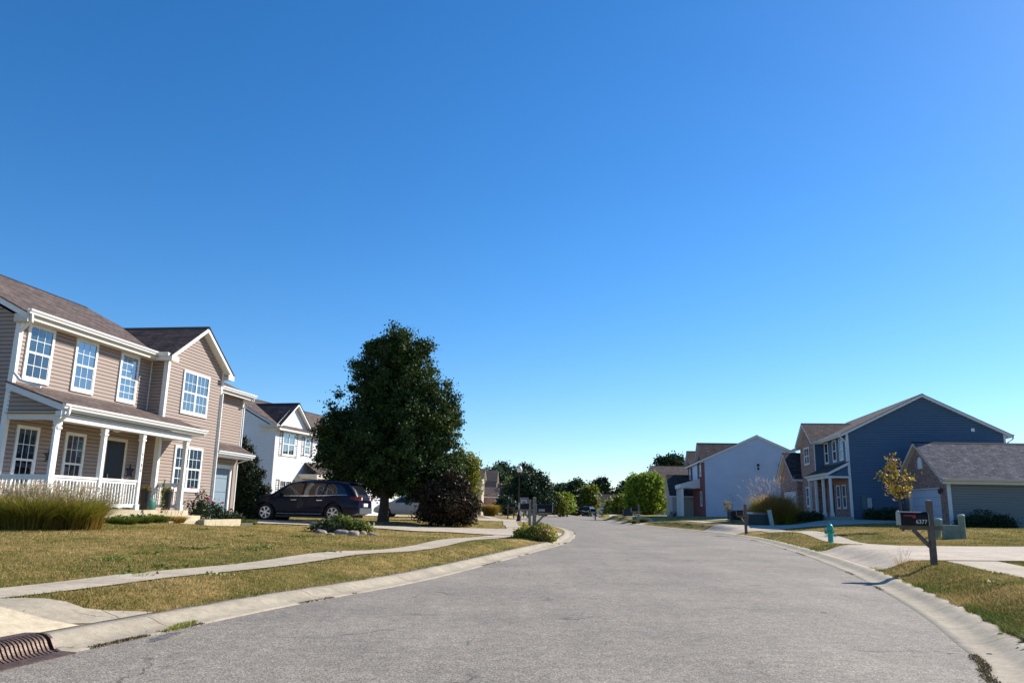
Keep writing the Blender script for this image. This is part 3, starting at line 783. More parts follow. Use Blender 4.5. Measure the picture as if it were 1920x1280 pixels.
    downspout(H, [(.36, -3.90, 3.68), (.36, -3.92, 3.50), (.08, -3.90, 3.27), (.02, -3.90, 3.15), (.02, -3.91, 1.02)])
    downspout(H, [(XW + .09, y1 - .02, 5.5), (XW + .09, y1 - .02, 1.0)], w=.06)
    downspout(H, [(XF + .5, 8.95, 5.78), (XF + .45, 8.95, 5.6), (XF + .06, 8.95, 5.35), (XF + .06, 8.95, 3.6)], w=.06)
    downspout(H, [(-.75, 8.75, 3.3), (-.8, 8.75, 3.15), (XF + .1, 8.72, 2.95), (XF + .1, 8.72, .9)], w=.06)
    # windows
    F = FR(XF, 0, 0, 1, 1, 0)
    window(H, F, -3.62, -2.6, 4.47, 6.08, back=BLIND, back2=CURT)
    window(H, F, -1.70, -.70, 4.47, 6.08, back=BLIND, back2=CURT)
    window(H, F, .43, 1.42, 4.45, 6.08, grid=(3, 3, 3, 3), back=CURTW, back2=CURTW)
    window(H, F, -3.5, -2.66, 1.40, 3.26, back=CURT, back2=DARKI)
    window(H, F, -1.60, -.72, 1.40, 3.26, back=blind_m('blind_dark', (.25, .25, .26), .06), back2=DARKI)
    t = MB()
    for a, b in ((-3.62, -2.6), (-1.70, -.70)):
        t.obox(F, a + .0, b, .004, .02, 3.262, 3.45)
    FW = FR(XW, 0, 0, 1, 1, 0)
    window(H, FW, 3.14, 4.92, 4.40, 5.98, units=2, back=plain('shade_sage', (.12, .15, .11)), back2=CURT)
    window(H, FW, 3.10, 4.93, 1.66, 3.27, units=2, back=BLIND, back2=BLIND)
    # front door with storm door and sidelight trim
    d = MB(); d.obox(F, .30, 1.22, .01, .04, 1.06, 3.18); do = d.build('door', BLACK, H, label='black front door behind the porch')
    h = MB(); h.tube([(XF + .09, .44, 1.9), (XF + .1, .44, 2.12)], .012); h.tube([(XF + .05, .44, 1.92), (XF + .09, .44, 1.92)], .01); h.tube([(XF + .05, .44, 2.1), (XF + .09, .44, 2.1)], .01); h.build('handle', plain('brushed_steel', (.6, .6, .6), rough=.3, metal=1), do)
    fr = MB(); fr.obox(F, .20, .30, .0, .055, 1.05, 3.28); fr.obox(F, 1.22, 1.32, 0, .055, 1.05, 3.28); fr.obox(F, .30, 1.22, 0, .056, 3.18, 3.281); fr.build('door_frame', CREAM, do)
    # garage door
    gm = plain('garage_door_blue_grey', (.20, .27, .33), rough=.6, var=.03)
    g = MB()
    for k in range(4): g.obox(FR(XF - .08, 0, 0, 1, 1, 0), 6.05, 8.42, -.03, 0, .66 + k * .545, .66 + k * .545 + .53)
    g.obox(FR(XF - .08, 0, 0, 1, 1, 0), 6.0, 8.45, -.05, -.032, .6, 2.86)
    gd = g.build('garage_door', gm, H)
    g = MB(); FG = FR(XF - .06, 0, 0, 1, 1, 0); g.obox(FG, 5.93, 8.5, 0, .1, 2.68, 2.84); g.obox(FG, 8.38, 8.5, 0, .06, .6, 2.68)
    for k in range(9): g.obox(FG, 6.0 + k * .29, 6.1 + k * .29, .1, .13, 2.70, 2.82)
    g.build('door_frame', GREYW, gd)
    # pent roof over the garage
    p = MB(); p.poly([(XF + .0, y1, 3.66), (XF + .0, 8.95, 3.66), (-.80, 8.95, 3.30), (-.80, y1, 3.30)], (0, 0, .04)); pr = p.build('pent_roof', SH_BROWN, H)
    p = MB(); p.box(XF + .02, -.83, y1 + .01, 8.93, 3.10, 3.14); p.box(-.86, -.83, y1 + .01, 8.93, 3.14, 3.27); p.box(XF + .02, -.86, 8.9, 8.93, 3.14, 3.4); p.build('fascia', WHITE, pr)
    gutter(H, (-.83, y1 + .02, 3.30), (-.83, 8.95, 3.30), (1, 0), GREYW)
    # porch ---------------------------------------------------
    s = MB(); s.box(XF, .12, -3.92, 2.75, .80, 1.03); s.box(XF, .05, -3.87, 2.68, .4, .80)
    s.build('porch_slab', SLAB_M, H)
    p = MB(); zt, zl = 4.33, 3.74
    p.poly([(XF + .01, -4.1, zt), (XF + .01, 2.19, zt), (.30, 3.08, zl), (.30, -4.1, zl)], (0, 0, .04))
    p.poly([(XF + .01, 2.19, zt), (XW + .01, 2.19, zt - .20), (XW + .01, 3.08, zt - .205), (.30, 3.08, zl), ], (0, 0, .039))
    pr = p.build('porch_roof', SH_BROWN, H)
    p = MB(); sl_ = (zt - zl) / (1.8)
    p.poly([(XF + .02, -4.08, zt - .005), (.28, -4.08, zl - .0), (.28, -4.08, zl - .17), (XF + .02, -4.08, zt - .17)], (0, .03, 0))       # rake board
    p.box(.23, .27, -4.05, 3.05, zl - .17, zl - .02)
    p.box(.10, .27, -4.07, -3.86, 3.44, zl - .17)
    p.box(-.10, .12, -3.90, 2.47, 3.34, 3.52); p.box(XF, -.10, -3.90, -3.74, 3.36, 3.50); p.box(XF, -.1, 2.33, 2.46, 3.36, 3.52)
    p.box(XF, -.102, -3.73, 2.32, 3.50, 3.54)
    p.build('fascia', GREYW, pr)
    w = MB(); siding(w, FR(0, -3.88, 1, 0, 0, -1), 3.5, 4.2, lambda z: XF, lambda z: min(.1, XF + (4.2 - z) / .34)); w.build('gable_wall', TAUPE, pr)
    c = MB(); c.box(XF + .05, .22, -4.04, 3.04, 3.535, 3.55); c.build('ceiling', CREAM, pr)
    gutter(H, (.27, -4.08, zl + .02), (.27, 3.06, zl + .02), (1, 0))
    for y in (-3.80, -1.88, -.06, 2.38):
        c = MB(); k = .062; c.box(-k, k, y - k, y + k, 1.03, 3.345)
        c.box(-.09, .09, y - .09, y + .09, 1.03, 1.20); c.box(-.085, .085, y - .085, y + .085, 3.12, 3.18); c.box(-.078, .078, y - .078, y + .078, 3.22, 3.344)
        co = c.build('column', WHITE, H)
        if abs(y + .06) < .01:
            for i, ch in enumerate('6380'):
                text_mesh('house_number', ch, .12, BLACK, co, (.064, y, 2.72 - i * .17), (rad(90), 0, rad(90)))
    def rail(x0, y0_, x1, y1_):
        r = MB(); d = math.hypot(x1 - x0, y1_ - y0_); dx, dy = (x1 - x0) / d, (y1_ - y0_) / d; F_ = FR(x0, y0_, dx, dy, dy, -dx)
        r.obox(F_, 0, d, -.045, .045, 1.86, 1.92); r.obox(F_, 0, d, -.022, .022, 1.79, 1.86); r.obox(F_, 0, d, -.03, .03, 1.10, 1.20)
        n = int(d / .125)
        for i in range(n): a = (i + .5) * d / n; r.obox(F_, a - .019, a + .019, -.019, .019, 1.2, 1.79)
        r.build('railing', WHITE, H)
    rail(0, -3.74, 0, -1.94); rail(0, -1.82, 0, -.12); rail(XF + .03, -3.8, -.062, -3.8); rail(XW + .03, 2.38, -.062, 2.38)
    l = MB(); l.lathe([(.02, 0), (.11, .02), (.13, .08), (.08, .13), (.02, .15)], 16, (-.7, -.35, 3.36)); l.build('porch_light', plain('lamp_glass_warm', (.75, .70, .62), rough=.3), H)
    st = MB(); st.box(.12, .50, .1, 2.9, .55, .86); st.box(.50, .85, .5, 3.4, .5, .70); st.build('step', SLAB_M, H)
    # gable vent pipe
    return H
bh()
def star(name, F, a, z, r, base, label):
    o = thing(name, H.matrix_basis @ Vector((F[0] + F[4] * base, F[1] + F[2] * 0 + a, z)), H.rotation_euler[2], label, 'wall star')
    m = MB(); pts = [(0, math.sin(rad(90 + 36 * i)) * (r if i % 2 == 0 else r * .42), math.cos(rad(90 + 36 * i)) * (r if i % 2 == 0 else r * .42)) for i in range(10)]
    pts = [(0.0, q[2], q[1]) for q in pts]
    vs = pts + [(.05, 0, 0), (-.01, 0, 0)]
    fs = [(i, (i + 1) % 10, 10) for i in range(10)] + [((i + 1) % 10, i, 11) for i in range(10)]
    m.add(vs, fs); m.build('star_body', plain('dark_metal_star', (.03, .03, .045), rough=.5, spec=.5), o)
    return o
bpy.context.view_layer.update()
star('metal_star', FR(-1.5, 0, 0, 1, 1, 0), 1.62, 2.27, .27, .05, 'dark metal barn star hung beside the black front door of the beige house')
star('metal_star', FR(-1.5, 0, 0, 1, 1, 0), -2.15, 2.5, .24, .05, 'dark metal barn star hung between the two ground-floor windows of the beige house')
def L1(x, y, z): return tuple(H.matrix_basis @ Vector((x, y, z)))
# tall planters on the porch
def planter(x, y, label, fl):
    o = thing('porch_planter', L1(x, y, 1.03), H.rotation_euler[2], label, 'planter', 'tall planters on the porch')
    m = MB(); m.lathe([(.11, 0), (.12, .02), (.155, .54), (.17, .55), (.17, .60), (.145, .60), (.14, .52)], 20); m.build('pot', plain('planter_black', (.02, .02, .022), rough=.5), o)
    leafball('foliage', [(0, 0, .66, .17, .17, .09)], 260, .035, leaf_m('planter_leaves', [(.05, .09, .02), (.22, .20, .05), (.35, .12, .05)]), o, seed=int(x * 100) + fl)
    return o
# ================================================================== white house, left
def leafball(name, blobs, n, size, mat, parent, seed=1, clump=0, elong=1.7, up=.0, shell=.45, hang=0, clsd=.18):
    """blobs (cx,cy,cz,rx,ry,rz); n leaves in all. clump>0 gathers leaves in that many tufts"""
    r = np.random.default_rng(abs(int(seed)))
    B = np.array(blobs, float); vol = (B[:, 3] * B[:, 4] * B[:, 5]) ** (2 / 3); pr = vol / vol.sum()
    def pts(k):
        bi = r.choice(len(B), k, p=pr); d = r.normal(size=(k, 3)); d /= np.linalg.norm(d, axis=1)[:, None]
        rr = r.random(k) ** shell
        rr *= 1 + .10 * np.sin(d[:, 0] * 5 + bi) * np.sin(d[:, 2] * 6 + bi * 2)
        return B[bi, :3] + d * rr[:, None] * B[bi, 3:6], d
    if clump:
        C, D = pts(clump); ci = r.integers(0, clump, n)
        csz = clsd * (.6 + r.random(clump) * .9)
        P = C[ci] + r.normal(size=(n, 3)) * csz[ci][:, None] * np.array([1, 1, .75])
        tint = np.clip(.5 + r.normal(0, .16, clump)[ci] + r.normal(0, .16, n), 0, 1)
        Nn = D[ci]
    else:
        P, Nn = pts(n); tint = np.clip(r.normal(.5, .22, n), 0, 1)
    # leaf quads
    a = r.normal(size=(n, 3)) + np.array([0, 0, up]) - np.array([0, 0, hang]); a /= np.linalg.norm(a, axis=1)[:, None]
    b = np.cross(a, r.normal(size=(n, 3)) + Nn * .6); b /= np.linalg.norm(b, axis=1)[:, None] + 1e-9
    s = size * (.6 + .8 * r.random(n))[:, None]
    A = a * s * elong / 2; Bb = b * s / 2
    V = np.stack([P - A, P - Bb * .9 + A * .1, P + A, P + Bb * .9 + A * .1], 1).reshape(-1, 3)
    F = np.arange(4 * n).reshape(n, 4)
    return npmesh(name, V, F, mat, parent, tint=tint)
planter(-.12, .62, 'tall black planter with trailing flowers at the porch step opening', 1)
planter(-.25, 2.02, 'tall black planter with dry flowers in front of the short porch side railing', 2)
o = thing('hose_pot', L1(-.45, 1.35, 1.03), 0, 'green hose pot standing on the porch between the two planters', 'hose pot')
m = MB(); m.lathe([(.16, 0), (.2, .05), (.2, .30), (.17, .34), (.06, .36)], 16); m.build('pot_body', plain('teal_plastic', (.03, .16, .13), rough=.5), o)
m = MB(); m.tube([(-.0, .0, .36), (.12, .25, .62)], .015); m.build('handle', plain('teal_plastic', (.03, .16, .13)), o)

T2 = (.26, .9656)
H2 = thing('white_house', (-15.01, 50, 0), rotz_of(T2), 'two-storey white vinyl-sided house with grey louvred shutters behind the dark SUV', 'house')
def wh():
    ZB = .3; XB = -8.0
    SHT = plain('shutter_grey', (.20, .20, .21), rough=.6)
    w = MB(); F = FR(0, 0, 0, 1, 1, 0)
    pk = lambda z: max(0, z - 6.3) / .78
    siding(w, F, ZB, 7.85, lambda z: .0 + pk(z), lambda z: 3.95 - pk(z) if z > 6.3 else 3.95, c=.14)
    rk = lambda z: max(0, z - 6.2) / .52
    siding(w, FR(0, 0, 1, 0, 0, -1), ZB, 8.4, lambda z: XB + rk(z), lambda z: -rk(z) * 1.0 - (0 if z < 6.2 else .25), c=.14)
    siding(w, FR(-.02, 0, 0, 1, 1, 0), ZB, 6.2, lambda z: 3.95, lambda z: 12.5, c=.14)
    w.box(XB, XB + .1, 0, 12.4, ZB, 6.1); siding(w, FR(0, 12.5, -1, 0, 0, 1), ZB, 6.2, lambda z: 0, lambda z: -XB, c=.14)
    w.build('wall', WSID, H2)
    t = MB(); t.box(0, .046, -.044, .08, ZB, 6.2); t.box(-.1, 0, -.045, 0, ZB, 6.2); t.build_each('corner_trim', GREYW, H2)
    gable(H2, 'y', -.25, 13.4, -4.1, 4.1, 6.35, 8.5, oe=.45, shm=SH_BROWN, trim=GREYW)
    gable(H2, 'x', .32, -4.2, 2.15, 1.9, 6.42, 7.95, oe=.2, shm=SH_DARK, name='wing_roof')
    e = MB(); e.box(-1.0, .28, -.34, -.02, 6.13, 6.30); e.build_each('soffit', CREAM, H2)
    gutter(H2, (.43, 4.2, 6.22), (.43, 12.8, 6.22), (1, 0), GREYW)
    for (a, b, z0, z1, u) in ((.85, 2.38, 4.40, 5.95, 2), (3.64, 4.40, 4.60, 5.85, 1), (6.0, 6.9, 4.60, 5.85, 1), (8.4, 9.3, 4.6, 5.85, 1)):
        window(H2, F, a, b, z0, z1, units=u, grid=(2, 2, 2, 2) if u == 1 else (2, 1, 2, 1), back=CURTW, back2=CURTW if u == 1 else CURT)
        shutter(H2, F, a - .36, a - .03, z0 - .05, z1, SHT); shutter(H2, F, b + .03, b + .36, z0 - .05, z1, SHT)
    window(H2, F, .85, 2.38, 1.35, 2.88, units=2, grid=(3, 2, 3, 2), back=CURT, back2=CURT)
    shutter(H2, F, .47, .80, 1.3, 2.9, SHT); shutter(H2, F, 2.43, 2.76, 1.3, 2.9, SHT)
    # entry porch with its own little hip roof
    p = MB(); p.poly([(.0, 3.9, 4.12), (.0, 6.6, 4.12), (1.5, 7.4, 3.35), (1.5, 3.05, 3.35)], (0, 0, .05)); pr = p.build('porch_roof', SH_DARK, H2)
    p = MB(); p.box(0, 1.45, 3.1, 7.3, 3.06, 3.33); p.build('fascia', CREAM, pr)
    for y in (3.3, 7.1): c = MB(); c.box(1.25, 1.4, y - .07, y + .07, .6, 3.06); c.build('column', WHITE, H2)
    s = MB(); s.box(0, 1.5, 3.0, 7.4, .35, .8); s.build('porch_slab', SLAB_M, H2)
    d = MB(); d.obox(F, 4.6, 5.6, .0, .05, .8, 2.95); d.build('door', plain('door_dark_red', (.12, .02, .02)), H2)
    # garage wing toward the street
    w = MB(); x1 = .9
    siding(w, FR(0, 8.2, 1, 0, 0, -1), .3, 3.3, lambda z: 0, lambda z: x1, c=.14)
    pk = lambda z: max(0, z - 3.2) / .5
    siding(w, FR(x1, 0, 0, 1, 1, 0), .3, 5.3, lambda z: 8.2 + pk(z), lambda z: 17.0 - pk(z), c=.14)
    w.box(-4, x1 - .05, 16.9, 17.0, .3, 3.2); w.build('garage_wall', WSID, H2)
    gable(H2, 'x', x1 + .3, -5, 12.6, 4.4, 3.35, 5.55, oe=.35, shm=SH_BROWN, name='garage_roof')
    g = MB()
    for k in range(4): g.box(x1 + .01, x1 + .06, 10.2, 15.0, .52 + k * .54, .52 + k * .54 + .525)
    g.build('garage_door', DOORW, H2)
wh()

# ================================================================== right side houses: local X faces the street (west), local Y comes toward the camera
T3 = (.13, .9915)
H3 = thing('blue_house', (21.54, 50, 0), rotz_of(T3, False), 'large dark blue sided house with brown brick wing and white-columned front porch', 'house')
def bl():
    # photo-frame s -> x=-s ; t -> y=-t
    ZB = .75
    w = MB()
    S0 = 0.0; S1 = -9.5
    F = FR(0, 0, 0, -1, 1, 0)            # facade, a = t
    siding(w, F, 3.9, 6.5, lambda z: 0, lambda z: 7.0, c=.15)
    rk = lambda z: max(0, z - 6.5) / .515
    FS = FR(0, 0, -1, 0, 0, 1)           # gable end toward the camera, a = s
    siding(w, FS, ZB, 8.9, lambda z: rk(z), lambda z: 9.5 - rk(z), c=.15)
    siding(w, FS, 3.72, 4.6, lambda z: -1.15 + max(0, z - 3.78) / .62, lambda z: .02, c=.15)
    w.box(-9.5, -9.4, -16, 0, ZB, 6.4)
    siding(w, FR(.62, -5.55, -1, 0, 0, 1), 4.0, 6.5, lambda z: 0, lambda z: .62, c=.15)
    w.build('wall', BSID, H3)
    b = MB()
    pk = lambda z: max(0, z - 6.5) / .72
    ys = [(0, 1.0), (5.55, 1.0)]
    flat(b, F, [(0, 1.0), (5.6, 1.0), (5.6, 3.9), (0, 3.9)], .0)
    FWg = FR(.62, 0, 0, -1, 1, 0)
    flat(b, FWg, [(5.55, 1.0), (9.9, 1.0), (9.9, 6.45), (7.72, 7.9), (5.55, 6.45)], 0)
    b.box(0, .6, -5.6, -5.55, 1.0, 4.0)
    FG = FR(1.0, 0, 0, -1, 1, 0)
    flat(b, FG, [(9.9, .8), (10.5, .8), (10.5, 3.2), (15.3, 3.2), (15.3, .8), (15.9, .8), (15.9, 4.1), (12.9, 6.0), (9.9, 4.1)], 0)
    b.box(-2, .95, -9.95, -9.9, 1.0, 4.1); b.box(-2, .95, -15.9, -15.85, .8, 4.1)
    b.build('brick_wall', BR_BROWN, H3)
    t = MB(); t.box(-.12, .0, .018, .045, ZB, 6.5); t.box(0, .03, -.1, .046, 3.9, 6.5); t.box(-9.52, -9.4, .018, .05, ZB, 6.5)
    t.box(.0, .03, -5.5, -5.4, 4.0, 6.5); t.box(.60, .65, -5.65, -5.53, 3.9, 6.5)
    t.build_each('corner_trim', GREYW, H3)
    gable(H3, 'y', .25, -16.2, -4.75, 4.75, 6.62, 9.0, oe=.38, shm=SH_BROWN, trim=GREYW)
    gable(H3, 'x', .95, -4.0, -7.72, 2.18, 6.60, 7.95, oe=.33, shm=SH_BROWN, name='wing_roof', trim=GREYW)
    gable(H3, 'x', 1.35, -2.5, -12.9, 3.0, 4.2, 6.15, oe=.35, shm=SH_DARK, name='garage_roof', trim=GREYW)
    gutter(H3, (.36, .2, 6.5), (.36, -5.2, 6.5), (1, 0), GREYW)
    gutter(H3, (.8, -5.22, 6.46), (.3, -5.22, 6.46), (0, 1), GREYW)
    gutter(H3, (-9.87, .2, 6.5), (-9.87, -15, 6.5), (-1, 0), GREYW)
    downspout(H3, [(.42, .12, 6.4), (.40, .12, 6.25), (.08, .09, 5.95), (.08, .09, 4.65)], GREYW)
    downspout(H3, [(-9.95, .12, 6.4), (-9.9, .12, 6.2), (-9.6, .09, 6.0), (-9.56, .09, 1.0)], GREYW)
    for a0, a1, bk in ((.65, 1.55, CURTW), (2.25, 3.15, CURTW), (4.25, 5.15, DARKI)):
        window(H3, F, a0, a1, 4.82, 6.3, grid=None, back=bk, back2=DARKI, trim=GREYW)
    window(H3, FWg, 7.0, 8.5, 4.92, 6.2, units=2, grid=(2, 1, 2, 1), back=CURT, back2=DARKI, trim=GREYW)
    window(H3, FWg, 6.9, 8.5, 1.9, 3.35, units=2, grid=(2, 1, 2, 1), back=CURT, back2=DARKI, trim=GREYW)
    for a0, a1 in ((.7, 1.5), (2.0, 2.8)): window(H3, F, a0, a1, 1.75, 3.3, grid=None, back=CURT, back2=DARKI, trim=GREYW)
    d = MB(); d.obox(F, 3.6, 4.6, 0, .05, 1.3, 3.35); d.build('door', plain('door_dark_blue', (.02, .03, .06)), H3)
    g = MB()
    for k in range(4): g.obox(FG, 10.6, 15.2, -.12, -.09, .9 + k * .565, .9 + k * .565 + .55)
    g.build('garage_door', DOORW, H3)
    # porch
    p = MB(); p.poly([(.0, .22, 4.68), (.0, -5.5, 4.68), (1.35, -5.5, 3.98), (1.35, .22, 3.98)], (0, 0, .05)); pr = p.build('porch_roof', SH_DARK, H3)
    p = MB(); p.poly([(.0, .22, 4.67), (1.35, .22, 3.97), (1.35, .22, 3.80), (.0, .22, 4.50)], (0, -.04, 0)); p.box(1.28, 1.34, .17, -5.45, 3.80, 3.95); p.box(1.05, 1.27, .15, -5.4, 3.66, 3.80); p.box(0, 1.05, .04, .16, 3.66, 3.76)
    p.build('fascia', GREYW, pr)
    c = MB(); c.box(0, 1.05, .04, -5.4, 3.762, 3.79); c.build('ceiling', CREAM, pr)
    gutter(H3, (1.34, .2, 3.97), (1.34, -5.45, 3.97), (1, 0), GREYW)
    downspout(H3, [(1.4, .14, 3.85), (1.38, .14, 3.75), (1.2, .16, 3.55), (1.2, .16, 1.3)], GREYW)
    for x, y in ((1.15, .0), (1.15, -1.75), (1.15, -3.6), (1.15, -5.3)):
        c = MB(); c.box(x - .075, x + .075, y - .075, y + .075, 1.28, 3.66); c.box(x - .11, x + .11, y - .11, y + .11, 1.28, 1.5); c.build('column', GREYW, H3)
    c = MB(); c.box(-.1, .05, .02, .15, 1.28, 3.66); c.build('column', GREYW, H3)
    s = MB(); s.box(0, 1.35, .12, -5.5, .7, 1.27); s.build('porch_slab', plain('porch_slab_grey', (.30, .30, .29), rough=.9, bump=.2), H3)
    v = MB(); v.box(-7.74, -7.54, .02, .08, 6.66, 6.86); v.build('vent', WHITE, H3)
    e = MB(); e.box(-.62, -.92, .02, .18, 1.75, 2.55); e.build('junction_box', plain('box_teal_grey', (.07, .13, .16), rough=.5), H3)
    e = MB(); e.box(-.95, -1.22, .02, .2, 1.80, 2.45); e.lathe([(.09, 0), (.09, .06), (.05, .1)], 14, (0, 0, 0)) if False else None
    e.box(-1.05, -1.10, .03, .08, .9, 1.8); e.build('electric_meter', plain('meter_grey', (.35, .38, .40), rough=.4), H3)
bl()

T4 = (.082, .9966)
H4 = thing('brick_garage_house', (24.34, 44, 0), rotz_of(T4, False), 'low house end with brown brick garage front, grey shingle roof and grey-green siding', 'house')
def gh():
    ZB = .55; F = FR(0, 0, 0, -1, 1, 0); L = 14
    w = MB(); siding(w, FR(0, 0, -1, 0, 0, 1), ZB, 3.42, lambda z: 0, lambda z: L, c=.14); w.box(-L, -L + .1, -6.4, 0, ZB, 3.4); w.build('wall', GSID, H4)
    b = MB(); flat(b, F, [(0, .6), (.78, .6), (.78, 3.0), (5.0, 3.0), (5.0, .6), (6.3, .6), (6.3, 3.44), (3.15, 5.62), (0, 3.44)], 0, .2); b.box(-.1, -L, -6.3, -6.2, .6, 3.4); b.build('brick_wall', BR_BROWN, H4)
    sl2 = MB()
    for i in range(22): a = .95 + i * .185; sl2.obox(F, a, a + .16, .0, .012, 3.0, 3.2)
    sl2.build('soldier_course', BR_BROWN, H4)
    t = MB(); t.box(-.01, -.22, .02, .05, ZB, 3.4); t.build_each('corner_trim', GREYW, H4)
    gable(H4, 'x', .32, -L - 1, -3.15, 3.15, 3.55, 5.72, oe=.36, shm=SH_GREY, trim=CREAM)
    gutter(H4, (.28, .37, 3.45), (-L, .37, 3.45), (0, 1), CREAM)
    e = MB(); e.box(.28, -L, .02, .36, 3.28, 3.31); e.box(.0, .30, .0, .36, 3.30, 3.48); e.build_each('soffit', CREAM, H4)
    g = MB()
    for k in range(4): g.obox(F, .86, 4.92, -.14, -.11, 1.0 + k * .49, 1.0 + k * .49 + .48)
    gd = g.build('garage_door', plain('garage_door_pale', (.55, .58, .66), rough=.5, var=.03), H4)
    g = MB(); g.obox(F, .78, .86, -.15, .02, .8, 3.0); g.obox(F, 4.92, 5.0, -.15, .02, .8, 3.0); g.obox(F, .86, 4.92, -.149, .021, 2.93, 3.0); g.build('door_frame', CREAM, gd)
    v = MB(); n = 12; pts = [(2.72, 4.15), (3.3, 4.15)] + [(3.01 + .29 * math.cos(rad(180 * i / n)), 4.55 + .29 * math.sin(rad(180 * i / n))) for i in range(n + 1)]
    flat(v, F, pts, .05, .05); v.build('vent', WHITE, H4)
    l = MB(); l.obox(F, .42, .50, 0, .04, 2.75, 2.95); l.tube([(.04, -.46, 2.9), (.16, -.46, 2.98), (.18, -.46, 2.9)], .012); l.lathe([(.03, .16), (.09, .12), (.07, -.1), (.03, -.12)], 8, (.18, -.46, 2.74)); l.build('wall_lantern', BLACK, H4)
gh()

T5 = (.096, .9954)
H5 = thing('pale_blue_gable_house', (18.6, 75, 0), rotz_of(T5, False), 'two-storey house with pale blue-grey gable end and dark red brick front', 'house')
def ph():
    ZB = .8; F = FR(0, 0, 0, -1, 1, 0)
    w = MB(); rk = lambda z: max(0, z - 6.35) / .48
    siding(w, FR(0, 0, -1, 0, 0, 1), ZB, 8.6, lambda z: rk(z), lambda z: 9.9 - rk(z), c=.18); w.box(-9.9, -9.8, -12, 0, ZB, 6.3)
    w.build('wall', LSID, H5)
    b = MB(); flat(b, F, [(0, .8), (12.4, .8), (12.4, 6.3), (10.6, 7.7), (8.6, 6.3), (4.6, 6.3), (2.9, 7.6), (.0, 6.3)], 0); b.build('brick_wall', BR_RED, H5)
    flat_w = MB(); flat_w.obox(F, 4.8, 8.4, .005, .03, 3.9, 6.3); flat_w.build('siding_panel', LSID, H5)
    t = MB(); t.box(-.15, 0, .018, .05, ZB, 6.4); t.build_each('corner_trim', LSID, H5)
    gable(H5, 'y', .2, -12.6, -4.95, 4.95, 6.45, 8.68, oe=.35, shm=SH_BROWN, trim=GREYW)
    gable(H5, 'x', .35, -4.5, -2.5, 2.1, 6.45, 8.1, oe=.3, shm=SH_BROWN, name='wing_roof', trim=GREYW)
    gable(H5, 'x', .35, -4.5, -10.5, 2.0, 6.45, 7.9, oe=.3, shm=SH_BROWN, name='wing_roof', trim=GREYW)
    for a0, a1, z0, z1 in ((2.0, 3.1, 4.85, 6.2), (9.8, 10.9, 4.85, 6.2), (1.9, 3.0, 2.0, 3.4), (9.8, 10.9, 2.0, 3.3)):
        window(H5, F, a0, a1, z0, z1, grid=(2, 2, 2, 2), back=CURTW, back2=CURTW, trim=GREYW)
    FS = FR(0, 0, -1, 0, 0, 1)
    window(H5, FS, 4.75, 5.2, 5.3, 6.1, grid=None, back=CURTW, back2=CURT, trim=LSID, base=.016)
    window(H5, FS, 6.75, 7.7, 4.85, 6.1, grid=None, back=CURTW, back2=CURT, trim=LSID, base=.016)
    p = MB(); p.poly([(0, -3.4, 4.7), (1.9, -3.4, 4.15), (1.9, -3.4, 3.75), (0, -3.4, 3.75)], (0, -4.8, 0)); p.build('portico', GREYW, H5)
    for y in (-3.7, -5.0, -6.6, -7.9): c = MB(); c.box(1.6, 1.8, y - .1, y + .1, 1.0, 3.75); c.build('column', WHITE, H5)
    g = MB(); g.poly([(2.2, -8.6, .8), (2.2, -8.6, 3.2), (2.2, -11.4, 5.2), (2.2, -14.2, 3.2), (2.2, -14.2, .8)], (-2.3, 0, 0)); g.build('garage_wall', GYSID, H5)
    gable(H5, 'x', 2.5, -1, -11.4, 2.8, 3.3, 5.35, oe=.3, shm=SH_DARK, name='garage_roof', trim=GREYW)
ph()

H6 = thing('grey_house', (27.03, 120, 0), rotz_of((.02, 1), False), 'light grey house with white blinds in paired windows beyond the bright green tree', 'house')
def gy():
    w = MB(); siding(w, FR(0, 0, -1, 0, 0, 1), .7, 6.3, lambda z: -4.8, lambda z: 8, c=.2); siding(w, FR(4.8, 0, 0, -1, 1, 0), .7, 8.3, lambda z: max(0, z - 6.3) / .55, lambda z: 8 - max(0, z - 6.3) / .55, c=.2); w.box(-8, -7.9, 0, -8, .7, 6.3)
    w.build('wall', GYSID, H6)
    gable(H6, 'x', 5.0, -8.2, -4, 4, 6.35, 8.5, oe=.35, shm=SH_BROWN, trim=GREYW)
    FS = FR(0, 0, -1, 0, 0, 1)
    for a0, a1, z0, z1 in ((-3.35, -1.55, 4.5, 6.0), (-2.7, -.9, 1.8, 3.15)): window(H6, FS, a0, a1, z0, z1, units=2, grid=None, back=CURTW, back2=CURT, trim=GREYW, base=.02)
gy()

